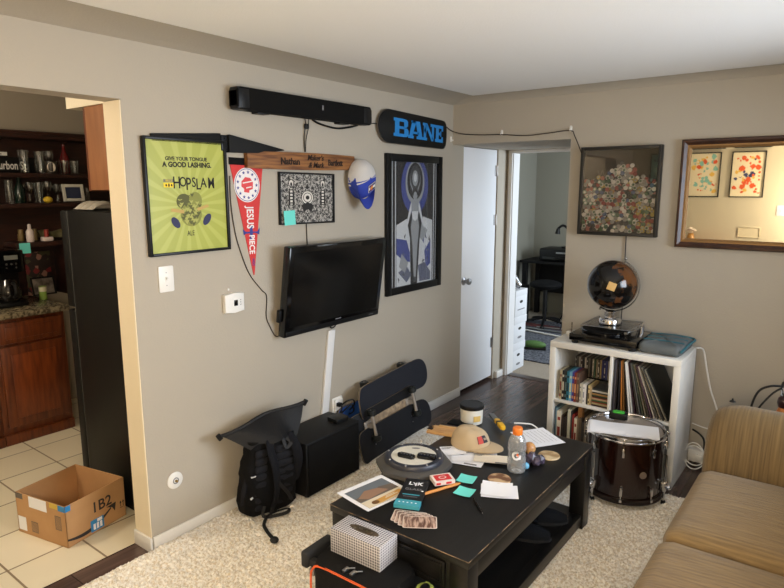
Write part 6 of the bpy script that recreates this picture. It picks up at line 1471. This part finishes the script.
# counter things
t = thing('coffee_maker', 'black drip coffee maker with a grey display on the counter', 'coffee maker', (-2.15, 1.70, .907))
b = new(); box(b, -.12, .10, -.10, .10, 0, .035, .01); obj('base', b, black_pl, t); b = new(); box(b, -.12, -.02, -.10, .10, .03, .36, .012); obj('tower', b, black_pl, t)
b = new(); prism(b, rrect(-.12, .10, -.10, .10, .03), .15, 0, T(0, 0, .24), bev=.012); obj('brew_head', b, black_gl, t); b = new(); lathe(b, [(.0, .037), (.06, .037), (.075, .06), (.078, .11), (.06, .16), (.05, .19), (.0, .195)], 24, 0, T(.035, 0, 0)); obj('carafe', b, mat('dark_coffee_glass', (14, 11, 10), .08), t)
b = new(); tube(b, [(.11, .0, .17), (.15, 0, .16), (.155, 0, .10), (.12, 0, .07)], .01, 8); obj('carafe_handle', b, black_pl, t)
b = new(); box(b, .0995, .102, -.03, .055, .33, .36); obj('display', b, mat('display_grey', (110, 112, 108), .4), t); b = new()
for y in (-.02, .01, .04): cyl(b, (.1, y, .30), (.104, y, .30), .007, n=10)
for y in (-.02, .04): cyl(b, (.1, y, .275), (.104, y, .275), .005, n=10)
obj('buttons', b, steel, t)
def floral(nt, v):
    L = nt.links.new
    vo = nt.nodes.new('ShaderNodeTexVoronoi'); vo.inputs['Scale'].default_value = 30; L(v, vo.inputs['Vector'])
    r = nt.nodes.new('ShaderNodeValToRGB'); L(vo.outputs['Color'], r.inputs[0]); r.color_ramp.interpolation = 'CONSTANT'
    r.color_ramp.elements[0].color = rgb(44, 30, 26); r.color_ramp.elements[1].position = .45; r.color_ramp.elements[1].color = rgb(124, 34, 38)
    for p, c in ((.58, (150, 110, 96)), (.66, (72, 70, 44)), (.8, (44, 34, 28))): e = r.color_ramp.elements.new(p); e.color = rgb(*c)
    return r.outputs[0]
b = new(); box(b, -.09, .09, -.165, .165, 0, .012, .002); one('floral_tray', b, nodemat('floral_print', floral, .6), 'red floral patterned tray standing at the back of the counter', 'tray', (-2.44, 2.04, .907 + .17), WL)
t = thing('photo_frame', 'small framed photo leaning on the floral tray on the counter', 'picture frame', (-2.36, 2.03, .907 + .078), WL @ RX(R(-14)))
obj('frame', frame_bars(.17, .14, .012, .012), black_pl, t); b = new(); flat(b, rect(-.075, .075, -.06, .06), 0, None, .004); obj('print', b, mat('grey_photo', (150, 140, 132), .4, col2=(54, 48, 46), vscale=14), t)
t = thing('tin_can', 'small green and yellow tin at the right end of the counter', 'tin', (-2.22, 1.945 + .02, .907)); b = new(); cyl(b, (0, 0, 0), (0, 0, .10), .026, n=20); obj('body', b, mat('tin_green', (120, 150, 62), .4), t); b = new(); cyl(b, (0, 0, .06), (0, 0, .095), .0264, n=20); obj('band', b, mat('tin_cream', (206, 200, 170), .4), t)

# ------------------------------------------------------------------ bedroom
box_w = mat('white_file_box', (216, 218, 222), .75)
BX0, BY0 = -.286, 5.125
for k, (z, h_, l_) in enumerate(((.001, .255, 'bottom'), (.268, .245, 'middle'), (.525, .25, 'top'))):
    t = thing('file_box', 'white cardboard file box, %s of the stack just inside the bedroom door' % l_, 'file box', (BX0 + .006 * k, BY0, z))
    b = new(); box(b, 0, .335, 0, .25, 0, h_ - .05, .002); obj('carton', b, box_w, t)
    if k < 2:
        b = new(); box(b, -.007, .342, -.007, .257, h_ - .06, h_ + .01, .003); obj('lid', b, box_w, t)
    else:
        b = new(); box(b, -.001, .336, -.001, .251, h_ - .055, h_ - .0, .002); obj('upper_wall', b, box_w, t)
    for zz in ((h_ * .55), ):
        b = new(); put(b, [(.3358, .125 + .034 * math.cos(a), zz + .014 * math.sin(a)) for a in [2 * PI * i / 16 for i in range(16)]], [tuple(range(16))]); obj('hand_hole', b, ink, t)
    b = new(); put(b, [(.3357, .125 + .045 * math.cos(a), h_ * .2 + .012 * math.sin(a)) for a in [2 * PI * i / 16 for i in range(16)]], [tuple(range(16))]) if k < 2 else put(b, [(.3357, .05 + .15 * (i % 2), .06 + .012 * (i // 2)) for i in range(2)] + [(.3357, .2, .07), (.3357, .05, .07)], [(0, 1, 2, 3)]); obj('print', b, grey_ink, t)
t = thing('coil', 'shiny silver ducting and cables heaped on the top file box', 'duct coil', (BX0 + .2, BY0 + .12, .776))
b = new(); tube(b, [(-.12, 0, .03), (-.05, 0, .13), (.03, .02, .13), (.09, .03, .05), (.1, .04, .03)], .032, 12); obj('silver_duct', b, mat('crinkled_foil', (180, 182, 184), .25, .9, bump=.6, bscale=60), t)
b = new(); tube(b, [(.1, -.05, .01), (.06, -.02, .07), (.02, .04, .10), (.08, .08, .04), (.11, .02, .015)], .012, 8); obj('black_cable', b, black_pl, t)
speck = mat('blue_grey_rug', (112, 116, 126), .95, col2=(58, 60, 70), vscale=50, ramp=(.4, .6), bump=.4, bscale=150); 
t = thing('bedroom_rug', 'blue grey speckled rug with a red band in the bedroom', 'rug', (-.95, 5.56, .0015))
b = new(); box(b, 0, 2.2, 0, 1.85, 0, .012, .003); obj('weave', b, speck, t)
b = new(); box(b, 0, 2.2, 1.42, 1.60, .0115, .0135); obj('red_band', b, mat('faded_red_band', (120, 52, 48), .95, col2=(66, 44, 46), vscale=30), t)
t = thing('sneaker', 'green and black shoe lying on the bedroom rug', 'shoe', (-.12, 5.98, .0145), RZ(R(20)))
b = new(); sphere(b, (0, 0, .05), .05, u=18, v=10, sc=(2.6, .95, .9)); obj('upper', b, mat('shoe_green', (74, 110, 52), .6), t); b = new(); box(b, -.13, .13, -.045, .045, 0, .025, .01); obj('sole', b, black_pl, t)
t = thing('desk', 'black desk against the bedroom back wall', 'desk', (-1.02, 7.45, .0015)); b = new(); box(b, 0, 1.5, 0, .52, .745, .775, .003); obj('top', b, black_mt, t)
for x in (.03, 1.41):
    for y in (.02, .44): b = new(); box(b, x, x + .06, y, y + .06, 0, .745); obj('leg', b, black_mt, t)
b = new(); box(b, .1, 1.4, .46, .48, .3, .745); obj('back_panel', b, black_mt, t)
t = thing('printer', 'black printer with a silver bar on the bedroom desk', 'printer', (-.62, 7.50, .777)); b = new(); box(b, -.16, .34, 0, .36, .0, .17, .03); obj('body', b, black_pl, t); b = new(); box(b, -.10, .28, -.02, .02, .03, .07, .006); obj('tray', b, black_gl, t); b = new(); box(b, .08, .3, -.012, .0, .11, .13, .003); obj('silver_bar', b, steel, t)
t = thing('desk_lamp', 'black arched desk lamp on the printer', 'lamp', (-.47, 7.68, .948)); b = new(); cyl(b, (0, 0, 0), (0, 0, .02), .07, n=20); obj('base', b, black_pl, t); b = new(); tube(b, [(.03, 0, .02), (.04, 0, .14), (.0, 0, .25), (-.07, 0, .29), (-.13, 0, .25)], .016, 8); obj('arch', b, black_pl, t); b = new(); cyl(b, (-.13, 0, .25), (-.135, 0, .18), .02, .035, n=14); obj('head', b, black_pl, t)
t = thing('office_chair', 'black office chair at the bedroom desk', 'chair', (-.50, 7.12, .0145)); b = new(); sphere(b, (0, 0, .52), .2, u=20, v=10, sc=(1, 1, .3)); obj('seat', b, black_fab, t); b = new(); cyl(b, (0, 0, .06), (0, 0, .5), .025); obj('column', b, black_pl, t)
for k in range(5):
    a = k * 2 * PI / 5; b = new(); tube(b, [(0, 0, .1), (.14 * math.cos(a), .14 * math.sin(a), .08), (.27 * math.cos(a), .27 * math.sin(a), .05)], .016, 6); sphere(b, (.27 * math.cos(a), .27 * math.sin(a), .028), .028, u=10, v=6); obj('leg', b, black_pl, t)
for nm_, lb_, x, y, w_, d_, h_ in (('computer_tower', 'black computer tower under the left end of the bedroom desk', -1.0, 7.13, .17, .25, .46), ('amplifier', 'low black amplifier box under the bedroom desk', -.40, 7.60, .5, .3, .42)):
    t = thing(nm_, lb_, nm_.replace('_', ' '), (x, y, .0145 if y < 7.56 - .3 else .0015)); b = new(); box(b, 0, w_, 0, d_, 0, h_, .01); obj('case', b, black_mt, t)
    b = new(); box(b, .03, w_ - .03, -.004, .001, h_ * .55, h_ * .9, .002); obj('front_panel', b, dark_fab, t); b = new(); box(b, w_ * .4, w_ * .6, -.006, -.003, h_ * .4, h_ * .45, .001); obj('trim', b, steel, t)
for k in range(3):
    b = new(); cyl(b, (0, 0, .012), (.62 - .1 * k, .10 * (k - 1), .012), .011, n=10); one('metal_rod', b, steel if k else white_pl, ['pale metal rod lying nearest on the bedroom rug', 'silver metal rod in the middle of the clutter on the bedroom rug', 'silver metal rod farthest back on the bedroom rug'][k], 'rod', (-.66 + .07 * k, 6.72 + .11 * k, .0145))
t = thing('cymbal_stand', 'dark metal stand with splayed legs in front of the bedroom desk', 'stand', (-.22, 7.16, .0145)); b = new(); cyl(b, (0, 0, .0), (0, 0, .5), .01, n=10); obj('pole', b, _m['dark_metal'], t)
for k in range(3): a = k * 2 * PI / 3 + .5; b = new(); tube(b, [(0, 0, .25), (.2 * math.cos(a), .2 * math.sin(a), .012)], .008, 6, k=0); obj('leg', b, _m['dark_metal'], t)

make_pile()
